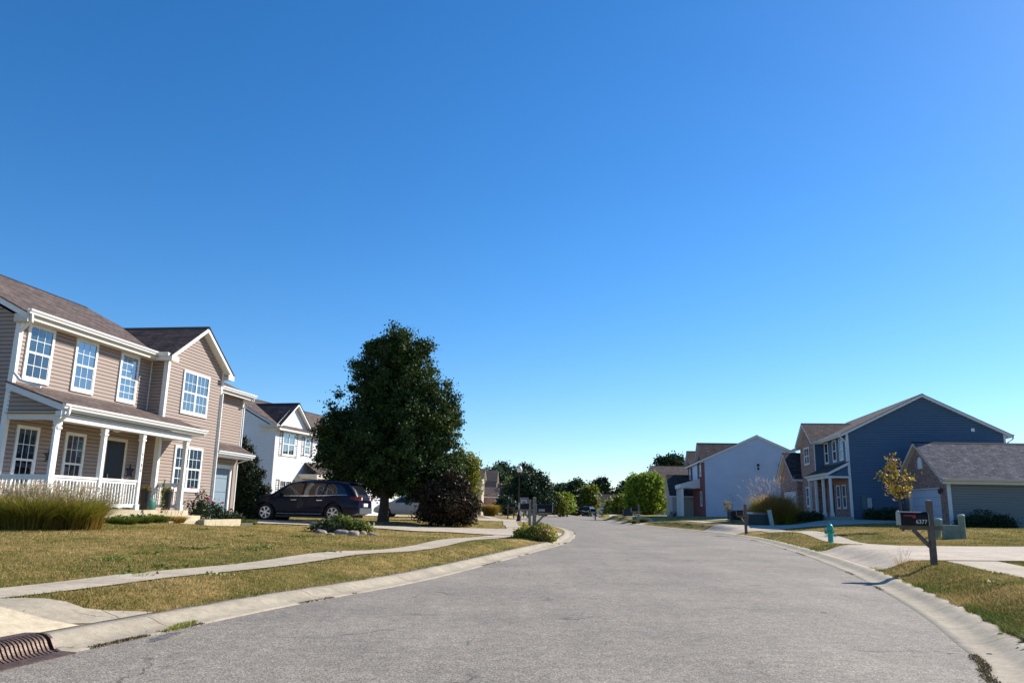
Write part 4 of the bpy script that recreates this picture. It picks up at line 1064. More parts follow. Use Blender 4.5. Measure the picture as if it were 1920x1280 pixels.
# far houses: one builder, every house its own numbers
def far_house(loc, rz, w, d, ze, zr_, wallm, roofm, label, wing=None, low=None, zb=0):
    h = thing('far_house', (*loc, zb), rz, label, 'house')
    m = MB(); rk = lambda z: max(0, z - ze) / ((zr_ - ze) / (d / 2))
    siding(m, FR(0, 0, 0, 1, 1, 0), 0, ze, lambda z: 0, lambda z: w, c=.25)
    siding(m, FR(0, 0, 1, 0, 0, -1), 0, zr_ - .1, lambda z: -d + rk(z), lambda z: -rk(z), c=.25)
    m.box(-d, -d + .1, 0, w, 0, ze); m.box(-d, 0, w - .1, w, 0, ze); m.build('wall', wallm, h)
    gable(h, 'y', -.3, w + .3, -d / 2, d / 2, ze + .1, zr_, oe=.35, shm=roofm, trim=GREYW, ridge_cap=False)
    for k in range(3):
        for z in (1.1, 3.8):
            if z > ze - 1: continue
            a = w * (k + .5) / 3; window(h, FR(0, 0, 0, 1, 1, 0), a - .5, a + .5, z, z + 1.4, grid=None, back=CURTW, back2=CURT, detail=False)
    if wing:
        y0, y1, x1, z1, z2, wm = wing; m = MB(); sl = (z2 - z1) / ((y1 - y0) / 2)
        m.poly([(x1, y0, 0), (x1, y0, z1), (x1, (y0 + y1) / 2, z2 - .1), (x1, y1, z1), (x1, y1, 0)], (-x1 - .5, 0, 0)); m.build('wing_wall', wm, h)
        gable(h, 'x', x1 + .3, -d / 2, (y0 + y1) / 2, (y1 - y0) / 2, z1 + .1, z2, oe=.3, shm=roofm, name='wing_roof', trim=GREYW, ridge_cap=False)
        window(h, FR(x1, 0, 0, 1, 1, 0), (y0 + y1) / 2 - .6, (y0 + y1) / 2 + .6, min(z1 - 2.0, 3.9), min(z1 - .6, 5.3), grid=None, back=CURTW, back2=CURT, detail=False)
    if low:
        y0, y1, x1, z1, z2, wm = low; m = MB()
        m.poly([(x1, y0, 0), (x1, y0, z1), (x1, (y0 + y1) / 2, z2 - .1), (x1, y1, z1), (x1, y1, 0)], (-x1 - .5, 0, 0)); m.build('garage_wall', wm, h)
        gable(h, 'x', x1 + .3, -.5, (y0 + y1) / 2, (y1 - y0) / 2, z1 + .1, z2, oe=.3, shm=roofm, name='garage_roof', trim=GREYW, ridge_cap=False)
        m = MB(); m.box(x1 + .01, x1 + .05, (y0 + y1) / 2 - 1.2, (y0 + y1) / 2 + 1.2, .1, 2.3); m.build('garage_door', DOORW, h)
    return h
BEIG = siding_m('siding_beige', (.50, .42, .33)); TAN = siding_m('siding_tan', (.40, .31, .26)); BPINK = brick_m('brick_pink', (.40, .22, .19), (.50, .32, .28), (.45, .38, .34))
def fh(px, py, Y, *a, **k):
    p = atY(px, py, Y); return far_house((p[0], p[1]), *a, zb=hz(p[0], p[1]) - .1, **k)
fh(880, 955, 105, rad(-3), 13, 9, 5.0, 6.9, BEIG, SH_BROWN, 'beige two-storey far house with small hipped porch just right of the big tree', wing=(3, 7, 1.3, 5.1, 6.4, BEIG), low=(7.5, 12.5, 3.0, 2.7, 4.0, BPINK))
fh(897, 955, 128, rad(-3), 14, 10, 5.0, 7.1, TAN, SH_BROWN, 'tan two-storey far house with steep narrow brick gable above the golden grass mound', wing=(6, 11, 2.2, 5.4, 7.3, TAN), low=(0, 5, 2.4, 2.8, 5.2, BPINK))
fh(928, 955, 155, rad(-3), 14, 9, 4.6, 6.6, TAN, SH_BROWN, 'low tan far house with one front gable behind the round dark tree', wing=(4, 9, 1.5, 3.6, 5.9, BEIG))
fh(1008, 955, 215, rad(2), 12, 9, 5.4, 7.8, GYSID, SH_GREY, 'grey far house half hidden behind the left post mailbox', wing=(3, 7, 1.0, 5.2, 7.4, GYSID))
fh(1050, 957, 235, rad(-100), 16, 8, 3.2, 5.6, GYSID, SH_DARK, 'low dark-roofed far house behind the yellow-green saplings')
fh(1112, 960, 262, rad(-92), 17, 9, 3.6, 6.0, plain('grey_render', (.20, .22, .26)), SH_GREY, 'grey far house with red brick front gable at the end of the street', wing=(8.0, 12, 1.3, 3.4, 5.3, BR_RED))
# ------------------------------------------------------------------ trees and plants
BARK = plain('bark', (.085, .065, .05), rough=.95, var=.35, scale=9, bump=.8, bscale=25)
LF_PEAR = leaf_m('leaves_pear', [(.012, .026, .008), (.026, .050, .012), (.045, .082, .016), (.085, .125, .022)], rough=.65, trans=.2)
LF_DARK = leaf_m('leaves_dark', [(.012, .024, .012), (.028, .055, .022), (.055, .090, .030)], trans=.15)
LF_FAR = leaf_m('leaves_far', [(.030, .055, .028), (.055, .10, .040), (.10, .15, .05)], trans=.2)
LF_BRIGHT = leaf_m('leaves_bright', [(.08, .13, .015), (.20, .28, .025), (.36, .44, .045)], trans=.45)
LF_MIX = leaf_m('leaves_yellow_green', [(.05, .10, .02), (.12, .17, .02), (.26, .26, .03), (.33, .24, .03)], trans=.35)
LF_RED = leaf_m('leaves_purple_brown', [(.014, .012, .007), (.035, .024, .013), (.070, .042, .024), (.045, .060, .018)], trans=.15)
LF_AUT = leaf_m('leaves_autumn', [(.14, .17, .02), (.36, .36, .04), (.48, .38, .05), (.34, .08, .06), (.26, .28, .03)], trans=.3)
LF_CON = leaf_m('leaves_conifer', [(.008, .016, .008), (.014, .028, .010), (.035, .06, .014)], trans=.05)
def pxs(Y): return Y / FPX          # metres per photo pixel at distance Y (near the image middle)
def blobpx(px, py, rx, ry, Y, rd=None, dy=0):
    p = atY(px, py, Y + dy); s = Y * FPX / (FPX ** 2) * 1.0
    return (p[0], p[1], p[2], rx * s, (rd if rd is not None else rx * s), ry * s * .98)
def tree(name, label, base, Y, blobs, n, leaf, mat, trunk_r=.15, clump=300, clsd=.22, seed=1, group=None, cat='tree', limbs=True, top=.75, shell=.42, trunkmat=None, elong=1.5, hang=0):
    bx, by = base; b = atY(bx, by, Y); z0 = hz(b[0], b[1])
    o = thing(name, (b[0], b[1], z0), 0, label, cat, group)
    B = [(x - b[0], y - b[1], z - z0, rx, ry, rz) for x, y, z, rx, ry, rz in (blobpx(*q[:4], Y, *q[4:]) for q in blobs)]
    rr_ = random.Random(seed * 7 + 1); SB = []
    if name != 'pear_tree':
        for q in B:           # small outer tufts break up the outline
            for k in range(4):
                th_, ph_ = rr_.uniform(0, 6.28), rr_.uniform(-.3, 1.4); f_ = rr_.uniform(.22, .40); d_ = rr_.uniform(.85, 1.12)
                SB.append((q[0] + q[3] * d_ * math.cos(th_) * math.cos(ph_), q[1] + q[4] * d_ * math.sin(th_) * math.cos(ph_), max(q[5] * f_, q[2] + q[5] * d_ * math.sin(ph_)), q[3] * f_, q[4] * f_, q[5] * f_))
    leafball('crown', B + SB, n, leaf, mat, o, seed=seed, clump=clump, clsd=clsd, shell=shell, elong=elong, hang=hang)
    r = random.Random(seed); m = MB()
    zt = max(q[2] for q in B); H_ = zt * top
    cx = sum(q[0] for q in B) / len(B); cy = sum(q[1] for q in B) / len(B)
    path = [(0, 0, -.15), (.02, 0, H_ * .1), (cx * .25, cy * .25, H_ * .35), (cx * .6, cy * .6, H_ * .7), (cx * .8, cy * .8, H_)]
    m.tube(path, [trunk_r * 1.45, trunk_r * 1.05, trunk_r * .85, trunk_r * .5, trunk_r * .15], 12)
    if limbs:
        for q in B:
            s = (path[1][0] * .5 + q[0] * .08, q[1] * .08, min(H_ * .16 + r.random() * H_ * .15, q[2] * .8))
            e = (q[0] + r.uniform(-.2, .2) * q[3], q[1] + r.uniform(-.2, .2) * q[4], q[2] + q[5] * .3)
            mid = tuple((a * .55 + c * .45) for a, c in zip(s, e)); mid = (mid[0], mid[1], mid[2] + .05 * H_)
            m.tube([s, mid, e], [trunk_r * .5, trunk_r * .3, trunk_r * .06], 8)
    m.build('trunk', trunkmat or BARK, o)
    return o
tree('pear_tree', 'big dark green tree with a dense pointed crown on the lawn behind the dark SUV', (718, 977), 42,
     [(748, 660, 48, 55), (728, 700, 56, 58), (772, 715, 60, 62), (712, 770, 58, 68), (775, 770, 82, 70), (728, 830, 105, 75), (800, 815, 66, 70), (640, 812, 46, 52), (629, 775, 17, 44),
      (655, 870, 62, 46), (745, 880, 105, 50), (815, 870, 58, 55), (690, 715, 34, 34), (665, 690, 14, 16, .5), (700, 655, 18, 16, .6), (795, 650, 14, 20, .5), (845, 770, 26, 34), (835, 730, 10, 18, .4), (618, 842, 30, 40), (640, 905, 30, 16), (800, 915, 50, 28)], 190000, .092, LF_PEAR, trunk_r=.24, clump=2300, clsd=.17, seed=5, top=.8)
tree('ornamental_shrub_tree', 'bushy yellow-green small tree at the right edge of the big dark tree', (868, 974), 50,
     [(868, 880, 22, 40), (880, 915, 22, 36), (855, 920, 26, 40), (872, 945, 24, 20)], 15000, .10, LF_MIX, trunk_r=.08, clump=520, clsd=.17, seed=8)
tree('purple_leaf_shrub', 'purplish brown leafy shrub reaching to the ground beside the big dark tree', (838, 983), 40,
     [(838, 945, 40, 42), (808, 950, 30, 36), (868, 952, 26, 32), (850, 920, 26, 26), (822, 965, 34, 18), (865, 970, 22, 12), (845, 903, 14, 18), (800, 928, 12, 14), (882, 945, 14, 20), (868, 925, 14, 16)], 26000, .085, LF_RED, trunk_r=.09, clump=900, clsd=.13, seed=9, cat='shrub')
tree('arborvitae', 'tall dark conical evergreen at the garage corner of the beige house', (458, 972), 34.9,
     [(454, 846, 10, 24), (457, 868, 20, 26), (459, 893, 28, 28, .55), (461, 918, 33, 28, .55), (461, 945, 34, 28, .5), (459, 962, 30, 18, .45), (448, 838, 6, 14, .2), (468, 852, 6, 14, .2)], 52000, .040, LF_CON, trunk_r=.08, clump=1700, clsd=.085, seed=10, limbs=False, elong=3.0)
tree('round_tree', 'broad round dark green tree beyond the left post mailbox', (990, 958), 118,
     [(992, 925, 34, 34), (1010, 912, 22, 26), (972, 925, 22, 28), (1018, 932, 18, 24), (985, 905, 22, 20), (996, 945, 34, 12)], 26000, .22, LF_DARK, trunk_r=.22, clump=1400, clsd=.35, seed=11)
tree('willow_tree', 'bright green feathery round tree in front of the light grey house', (1212, 966), 95,
     [(1212, 927, 29, 30), (1196, 920, 17, 21), (1230, 922, 16, 21), (1214, 907, 19, 14), (1234, 942, 13, 17), (1191, 942, 15, 15), (1212, 948, 29, 14)], 36000, .17, LF_BRIGHT, trunk_r=.14, clump=1500, clsd=.30, seed=12, elong=2.6, hang=.5)
bgt = [('tall dark tree rising behind the tan far house', (925, 955), 175, [(925, 900, 24, 24), (935, 915, 18, 22)], LF_FAR, 9000),
       ('tallest dark round treetop left of the globe lamp', (952, 955), 185, [(950, 892, 24, 20), (965, 905, 22, 24), (945, 915, 24, 24)], LF_DARK, 10000),
       ('dark treetop just right of the globe lamp', (982, 955), 190, [(982, 890, 16, 16), (985, 910, 20, 24)], LF_DARK, 7000),
       ('yellow-green treetop between the tan house and the round dark tree', (962, 955), 160, [(962, 912, 10, 16), (958, 925, 12, 14)], LF_MIX, 4000),
       ('dark tree left of the pointed green tree in the far middle', (1055, 958), 200, [(1055, 928, 18, 18), (1045, 922, 12, 12), (1062, 940, 18, 16)], LF_FAR, 8000),
       ('tall pointed green tree in the far middle', (1080, 960), 190, [(1079, 918, 13, 16), (1082, 932, 17, 22), (1080, 948, 18, 14)], LF_FAR, 9000),
       ('narrow dark conical tree in the far middle', (1074, 962), 175, [(1074, 930, 8, 18), (1074, 950, 10, 14)], LF_CON, 5000),
       ('green tree with one yellowing side above the parked SUV', (1103, 962), 180, [(1104, 930, 12, 16), (1106, 948, 14, 16)], LF_MIX, 6000),
       ('distant dark tree standing alone above the far roofs', (1126, 960), 330, [(1130, 907, 7, 9), (1124, 917, 14, 11), (1132, 925, 12, 10)], LF_DARK, 7000),
       ('low dark treetop behind the far grey house', (1155, 960), 330, [(1150, 933, 12, 6), (1165, 930, 16, 10)], LF_DARK, 4000),
       ('dark tree mass behind the bright green tree', (1178, 962), 150, [(1180, 920, 12, 22), (1172, 935, 10, 16)], LF_DARK, 6000),
       ('tree crown showing above the light grey house roof', (1258, 960), 160, [(1256, 868, 22, 16), (1270, 880, 22, 20), (1240, 885, 18, 20), (1256, 905, 30, 30)], LF_DARK, 12000),
       ('small yellow-green sapling beside the far parked pickup', (1051, 962), 120, [(1051, 943, 9, 9), (1052, 950, 9, 8)], LF_MIX, 3500),
       ('small light green conical sapling left of the narrow dark conical tree', (1063, 962), 125, [(1064, 938, 5, 10), (1064, 950, 7, 9)], LF_BRIGHT, 3000),
       ('young light green tree in front of the far grey house', (1143, 962), 170, [(1143, 950, 4, 8), (1142, 958, 4, 5)], LF_MIX, 1500),
       ('pale yellow-green tree behind the small right globe lamp', (1162, 962), 130, [(1165, 945, 10, 12), (1158, 955, 10, 8)], LF_MIX, 4000),
       ('dark shrub tree in front of the tan far house', (948, 962), 95, [(944, 948, 10, 12), (955, 952, 10, 10), (948, 940, 8, 8)], LF_DARK, 5000),
       ('slim dark tree left of the far pickup', (1024, 960), 150, [(1026, 935, 5, 18), (1022, 950, 6, 10)], LF_DARK, 3000)]
for i, (lab, base, Y, bl_, mt, n) in enumerate(bgt):
    tree('background_tree', lab, base, Y, bl_, n, .0019 * Y + .03, mt, trunk_r=.12, clump=n // 16, clsd=.0026 * Y, seed=40 + i, group='trees beyond the street bend')
# little street trees
def young(px, py, Y, blobs, n, mat, label, lean=.0, r=.03, leaf=.07, name='young_tree', clsd=.09, clump=110):
    b = atY(px, py, Y); z0 = hz(b[0], b[1]); o = thing(name, (b[0], b[1], z0), 0, label, 'tree')
    B = [(x - b[0], y - b[1], z - z0, a, c, d) for x, y, z, a, c, d in (blobpx(*q, Y) for q in blobs)]
    leafball('crown', B, n, leaf, mat, o, seed=int(px), clump=clump, clsd=clsd)
    m = MB(); tp = B[0]
    m.tube([(0, 0, -.05), (tp[0] * .4, tp[1] * .4, tp[2] * .5), (tp[0], tp[1], tp[2]), (tp[0], tp[1], tp[2] + tp[5])], [r * 1.3, r, r * .7, r * .2], 8)
    for q in B[1:]: m.tube([(tp[0] * .5, tp[1] * .5, tp[2] * .6), (q[0], q[1], q[2])], [r * .5, r * .15], 6)
    for q in B:
        for k in range(5):
            rr = random.Random(k + int(px)); e = (q[0] + rr.uniform(-1, 1) * q[3], q[1] + rr.uniform(-1, 1) * q[4], q[2] + rr.uniform(-.2, 1) * q[5]); m.tube([(q[0] * .6, q[1] * .6, q[2] * .85), e], [r * .3, r * .1], 5)
    m.build('trunk', BARK, o); return o
young(1694, 993, 37, [(1680, 895, 20, 32), (1692, 915, 18, 20), (1655, 893, 16, 10), (1675, 860, 12, 22), (1700, 893, 12, 14), (1683, 922, 16, 12)], 620, LF_AUT, 'young tree with sparse yellow, orange and red leaves in front of the blue house wall', leaf=.10, r=.045, clsd=.13, clump=120)
young(1376, 984, 52, [(1362, 947, 5, 14), (1368, 955, 4, 8)], 110, LF_AUT, 'tiny leaning sapling with orange leaves left of the green utility box', leaf=.08, r=.015, clump=25)
young(1374, 984, 52.5, [(1373, 938, 6, 9)], 26, LF_DARK, 'almost bare little sapling behind the leaning orange one', leaf=.05, r=.012, clump=10)

# ------------------------------------------------------------------ ornamental grasses and low plants
def blades(name, n, cx, cy, rx, ry, h, lean, w, mat, parent, seed, zb=0, hv=.35, segs=3, arch=.5, tintc=.5):
    r = np.random.default_rng(seed); t = 2 * np.pi * r.random(n); q = np.sqrt(r.random(n))
    bx = cx + rx * q * np.cos(t); by = cy + ry * q * np.sin(t)
    dirx = np.cos(t) * q + r.normal(0, .35, n); diry = np.sin(t) * q + r.normal(0, .35, n)
    hh = h * (1 - hv * r.random(n)); L = lean * (.3 + r.random(n))
    az = r.random(n) * np.pi; wx = np.cos(az) * w / 2; wy = np.sin(az) * w / 2
    V = []; 
    for k in range(segs + 1):
        s = k / segs; z = zb + hh * (s - arch * .45 * s ** 3); dx = dirx * L * s ** 1.8; dy = diry * L * s ** 1.8; ww = (1 - s) ** .7
        V.append(np.c_[bx + dx - wx * ww, by + dy - wy * ww, z]); V.append(np.c_[bx + dx + wx * ww, by + dy + wy * ww, z])
    V = np.stack(V, 1); k2 = 2 * (segs + 1); V = V.reshape(-1, 3)
    F = []
    base = np.arange(n)[:, None] * k2
    for k in range(segs): F.append(base + np.array([2 * k, 2 * k + 1, 2 * k + 3, 2 * k + 2]))
    F = np.stack(F, 1).reshape(-1, 4)
    tint = np.repeat(np.clip(r.normal(tintc, .2, n), 0, 1), segs)
    return npmesh(name, V, F, mat, parent, tint=tint)
def plumes(name, n, cx, cy, rx, ry, h, lean, mat, parent, seed, ln=.28, w=.035, zb=0, stem_from=.5, hv=.3):
    """seed heads: thin stem with a tuft of short hairs"""
    r = np.random.default_rng(seed); V = []; F = []; tint = []
    for i in range(n):
        t = 2 * np.pi * r.random(); q = math.sqrt(r.random()); bx, by = cx + rx * q * math.cos(t), cy + ry * q * math.sin(t)
        dx, dy = math.cos(t) * q + r.normal(0, .3), math.sin(t) * q + r.normal(0, .3); hh = h * (1 - hv * r.random()); L = lean * (.4 + r.random())
        p0 = np.array([bx + dx * L * .25, by + dy * L * .25, zb + hh * stem_from]); p1 = np.array([bx + dx * L * .75, by + dy * L * .75, zb + hh * .86]); p2 = np.array([bx + dx * L * 1.15, by + dy * L * 1.15, zb + hh]); tn = float(np.clip(r.normal(.5, .25), 0, 1))
        k = len(V); s = np.array([.004, .003, 0]); V += [p0 - s, p0 + s, p1 + s, p1 - s]; F.append([k, k + 1, k + 2, k + 3]); tint.append(tn * .5)
        ax = (p2 - p1); ax = ax / np.linalg.norm(ax) * ln
        for j in range(12):
            u = r.random(); c = p1 + ax * u; d = r.normal(size=3); d /= np.linalg.norm(d); d = d * w * (1.15 - .8 * abs(u - .4)) + ax * .16
            e = np.cross(d, r.normal(size=3)); e = e / (np.linalg.norm(e) + 1e-9) * w * .28; k = len(V); V += [c - e, c + d - e * .3, c + d * 1.1, c + e]; F.append([k, k + 1, k + 2, k + 3]); tint.append(tn)
    return npmesh(name, np.array(V), np.array(F), mat, parent, tint=tint)
GR_GREEN = leaf_m('grass_blades_green', [(.06, .085, .010), (.16, .19, .02), (.30, .30, .035), (.46, .40, .09)], trans=.45)
GR_GOLD = leaf_m('grass_blades_gold', [(.08, .075, .01), (.26, .18, .03), (.44, .27, .06), (.56, .38, .12)], trans=.5)
PLUME = leaf_m('seed_heads_buff', [(.32, .25, .12), (.54, .44, .26), (.70, .60, .42)], trans=.4)
PLUMEW = leaf_m('seed_heads_silver', [(.22, .14, .12), (.40, .32, .30), (.62, .56, .56)], trans=.4)
def fount(px, py, Y, parts, label, name='ornamental_grass', group=None):
    b = atY(px, py, Y); z0 = hz(b[0], b[1]); o = thing(name, (b[0], b[1], z0), 0, label, 'ornamental grass', group)
    parts(o); return o
def left_clump(rx, n, seed, h=1.0, np_=330):
    def f(o):
        blades('leaves', n, 0, 0, rx * .7, .38, h * 1.22, 1.0, .011, GR_GREEN, o, seed, arch=.8, hv=.5)
        blades('dry_leaves', n // 3, 0, 0, rx, .5, h * 1.12, .5, .010, GR_GOLD, o, seed + 1, arch=.6)
        plumes('seed_heads', np_, 0, 0, rx, .5, h * 1.12, .34, PLUME, o, seed + 2, ln=.15, w=.026, stem_from=.62, hv=.42)
    return f
for px, rx, sd, lab in ((-30, .7, 1, 'fountain grass clump with buff seed heads cut by the left edge of the photo'), (52, .75, 11, 'middle fountain grass clump with buff seed heads in front of the porch railing'), (128, .75, 21, 'rightmost fountain grass clump with buff seed heads below the porch corner column')):
    fount(px, 985, 18.6 + (px > 100) * .5, left_clump(rx, 5200, sd), lab, group='fountain grasses in front of the porch')
# bed along the porch slab
ED = leaf_m('bed_leaves', [(.03, .06, .01), (.07, .13, .015), (.16, .20, .03), (.28, .22, .06)], trans=.3)
bedl = [('low bright green perennial below the second porch column', -1.5, .30), ('green strappy plant below the porch railing next to the door', -.75, .34), ('dull green plant below the house number column', .0, .34), ('dry brownish weed clump in front of the porch step', .95, .36)]
for i, (lab, y, h) in enumerate(bedl):
    p = L1(.62, y, 0); o = thing('bed_plant', (p[0], p[1], hz(p[0], p[1])), 0, lab, 'plant', 'low plants along the porch slab')
    blades('leaves', 900, 0, 0, .42, .25, h, .30, .016, GR_GOLD if i == 3 else ED, o, 60 + i, arch=.8); 
    if i == 3: plumes('seed_heads', 20, 0, 0, .4, .2, .55, .2, PLUME, o, 66, ln=.06, w=.01)
    else: leafball('low_leaves', [(0, 0, .12, .45, .28, .12)], 260, .06, ED, o, seed=70 + i)
# weeds with tall stem in the bed
p = L1(.5, .55, 0); o = thing('tall_weed', (p[0], p[1], hz(p[0], p[1])), 0, 'single tall leafy weed growing up past the porch slab beside the left planter', 'weed')
m = MB(); m.tube([(0, 0, 0), (.03, 0, .6), (.02, .02, 1.3)], [.008, .007, .003], 6); m.build('stem', plain('stem_green', (.12, .16, .04)), o); leafball('leaves', [(.02, 0, .8, .06, .06, .55)], 80, .06, ED, o, seed=77)
# rose bushes
ROSE = plain('rose_red', (.55, .03, .08), rough=.6)
def rose(y, x, h, label, seed, nf):
    p = L1(x, y, 0); z0 = hz(p[0], p[1]); o = thing('rose_bush', (p[0], p[1], z0), 0, label, 'rose bush', 'rose bushes by the garage')
    leafball('leaves', [(0, 0, h * .55, .38, .34, h * .5), (.1, .1, h * .35, .42, .4, h * .34)], 1500, .05, LF_DARK, o, seed=seed, clump=90, clsd=.08)
    m = MB(); r = random.Random(seed)
    for k in range(7): m.tube([(r.uniform(-.08, .08), r.uniform(-.08, .08), 0), (r.uniform(-.3, .3), r.uniform(-.25, .25), h * r.uniform(.6, 1.0))], [.01, .004], 5)
    m.build('stems', BARK, o)
    for k in range(nf):
        c = (r.uniform(-.3, .35), r.uniform(-.3, .1), h * r.uniform(.75, 1.12)); f = MB()
        for j in range(3): f.lathe([(.01, -.02), (.055 - j * .014, 0), (.062 - j * .016, .03 + j * .008), (.03 - j * .008, .035 + j * .01)], 8, c)
        f.build('flower', ROSE, o)
rose(4.15, -.35, 1.1, 'tall rose bush with two red blooms against the beige house corner', 3, 3)
rose(5.05, -.2, .8, 'spreading rose bush with pink-red blooms in front of the blue-grey garage door', 4, 4)
rose(5.7, .05, .5, 'low rose bush with one faded bloom beside the dark conical evergreen', 5, 1)
for i, (y, x, lab) in enumerate(((4.7, .25, 'bright green ground plants along the concrete edging'), (6.6, .05, 'bright lime grass tuft at the driveway corner beside the SUV front wheel'), (3.9, .1, 'small light green plants at the foot of the beige wall'))):
    p = L1(x, y, 0); o = thing('bed_grass', (p[0], p[1], hz(p[0], p[1])), 0, lab, 'plant'); blades('leaves', 1300, 0, 0, .65, .35, .28, .2, .014, ED, o, 80 + i, tintc=.55)
# concrete edging blocks
e1 = thing('edging_wall', L1(1.0, 3.6, 0), rotz_of(T1), 'low concrete planter edging beside the porch step', 'edging')
m = MB(); m.box(-.12, .12, -1.5, 1.0, .42, .74); m.build('block', SLAB_M, e1); m = MB(); m.box(-.1, .14, 1.0, 1.9, .40, .60); m.build('low_block', CURB_M, e1)
# rock bed in the lawn
rb = ong(650, 999); 
RK = plain('rock_purple_grey', (.24, .20, .19), rough=.95, var=.35, scale=7, bump=.8, bscale=14)
RK2 = plain('rock_tan', (.30, .25, .20), rough=.95, var=.3, scale=7, bump=.8, bscale=14)
def rock(px, py, sx, sy, sz, label, seed, mat):
    p = ong(px, py); r = np.random.default_rng(seed); import bmesh
    bm = bmesh.new(); bmesh.ops.create_icosphere(bm, subdivisions=3, radius=1)
    dirs = r.normal(size=(9, 3)); dirs /= np.linalg.norm(dirs, axis=1)[:, None]; off = .62 + .3 * r.random(9)
    for v in bm.verts:
        c = np.array(v.co)
        for d, q in zip(dirs, off):
            k = c @ d
            if k > q: c = c - d * (k - q) * .85
        c = c * (1 + .04 * math.sin(7 * c[0] + seed) * math.sin(6 * c[1])); v.co = Vector((c[0] * sx, c[1] * sy, c[2] * sz + sz * .35))
    me = bpy.data.meshes.new('rock'); bm.to_mesh(me); bm.free(); me.materials.append(mat)
    for q in me.polygons: q.use_smooth = True
    o = bpy.data.objects.new('rock', me); COL.objects.link(o); o.location = (p[0], p[1], p[2] - .04); o.rotation_euler = (0, 0, seed)
    setprops(o, label, 'rock', 'rocks edging the small lawn bed')
rock(600, 999, .26, .22, .13, 'dark rock at the left end of the lawn bed', 1, RK); rock(619, 1003, .17, .15, .09, 'brownish rock second from the left of the lawn bed', 2, RK2)
rock(640, 1001, .30, .19, .15, 'purplish oblong rock at the middle of the lawn bed', 3, RK); rock(663, 1004, .24, .20, .17, 'pale rounded rock right of the middle of the lawn bed', 4, RK2); rock(680, 1001, .16, .15, .12, 'tan rock second from the right of the lawn bed', 5, RK2); rock(699, 1003, .27, .15, .08, 'reddish slanting rock at the right end of the lawn bed', 6, RK)
lb = leaf_m('bed_mixed_leaves', [(.04, .07, .02), (.10, .15, .03), (.22, .25, .05), (.36, .30, .06)], trans=.3)
for i, (px, py, Y, w, h, lab) in enumerate(((616, 993, 28.2, .62, .32, 'grey-green twiggy plant on the left of the rock-edged lawn bed'), (640, 992, 28.4, .42, .50, 'taller yellow-green plant in the middle of the rock-edged lawn bed'), (668, 993, 28.2, .50, .38, 'glossy yellow-green plant on the right of the rock-edged lawn bed'))):
    b = atY(px, py, Y); o = thing('bed_shrub', (b[0], b[1], hz(b[0], b[1])), 0, lab, 'plant'); leafball('leaves', [(0, 0, h * .5, w, w * .5, h * .5)], 1500, .07, lb if i else leaf_m('greygreen_leaves', [(.03, .05, .02), (.10, .13, .07), (.2, .2, .12)]), o, seed=90 + i, clump=120, clsd=.09, elong=2.2, up=.6)
    blades('stems', 120, 0, 0, w * .8, w * .4, h * 1.1, .3, .01, GR_GREEN, o, 95 + i)
# flower bush at the left mailbox
def flowerbush():
    b = ong(1013, 1015); o = thing('flower_bush', (b[0], b[1], b[2]), 0, 'rounded bush with yellow and pink-tan flower heads around the left mailbox post', 'bush')
    B = [(-.45, .55, .25, .42, .5, .30), (.0, .40, .28, .44, .45, .34), (-.2, .9, .22, .55, .4, .26), (-.72, .7, .16, .26, .3, .2), (.32, .3, .16, .24, .3, .2)]
    leafball('leaves', B, 9000, .055, leaf_m('bush_leaves', [(.06, .09, .015), (.17, .20, .025), (.38, .36, .05), (.52, .44, .09)], trans=.3), o, seed=101, clump=420, clsd=.07)
    leafball('flower_heads', [(.12, .22, .26, .36, .36, .28), (-.1, .5, .32, .45, .35, .26)], 1300, .05, leaf_m('bush_flowers', [(.42, .18, .10), (.55, .33, .20), (.6, .5, .12)], trans=.3), o, seed=102, shell=.15, elong=1.0)
    blades('stems', 60, -.5, .6, .5, .4, .62, .5, .008, plain('stem_red', (.25, .08, .05)), o, 103)
flowerbush()
# grasses and shrubs by the right kerb and far off
def mound(px, py, Y, w, h, lab, mats=(GR_GOLD, GR_GREEN), n=5000, lean=.9, bw=.03, pl=0, plh=1.6, name='ornamental_grass', ry=None):
    b = atY(px, py, Y); o = thing(name, (b[0], b[1], hz(b[0], b[1])), 0, lab, 'ornamental grass')
    blades('leaves', n, 0, 0, w * .42, ry or w * .38, h, w * .62 * lean, bw, mats[0], o, int(px), arch=.8, hv=.5)
    blades('green_leaves', n // 2, 0, 0, w * .38, ry or w * .34, h * .86, w * .6 * lean, bw, mats[1], o, int(px) + 1, arch=.8, hv=.5)
    if pl: plumes('seed_heads', pl, 0, 0, w * .6, w * .3, plh, w * .42, PLUMEW, o, int(px) + 2, ln=.35, w=.05, stem_from=.4, hv=.35)
    return o
mound(918, 966, 80, 1.25, 1.9, 'golden green grass mound beside the far curve of the left sidewalk', n=7000)
def plumed():
    b = atY(1448, 985, 51); o = thing('ornamental_grass', (b[0], b[1], hz(b[0], b[1])), 0, 'tall golden fountain grass with silvery plumes behind the green utility box', 'ornamental grass')
    r = random.Random(4)
    for i, (dx, dy, h, mt, n, w_) in enumerate(((-.95, 0, 1.9, GR_GOLD, 2200, .35), (-.55, .2, 2.7, GR_GREEN, 2600, .42), (-.1, -.1, 3.0, GR_GOLD, 2800, .45), (.3, .2, 3.3, GR_GOLD, 2800, .45), (.75, 0, 3.0, GR_GOLD, 2600, .42), (1.15, -.15, 2.2, GR_GOLD, 2000, .38), (.9, -.4, 1.6, GR_GREEN, 1400, .3))):
        blades('leaves', n, dx, dy, w_, .35, h, 1.05, .02, mt, o, 400 + i, arch=.85, hv=.65, tintc=.72)
    plumes('seed_heads', 210, .05, 0, 1.15, .45, 3.25, .95, PLUMEW, o, 420, ln=.30, w=.045, stem_from=.35, hv=.5)
plumed()
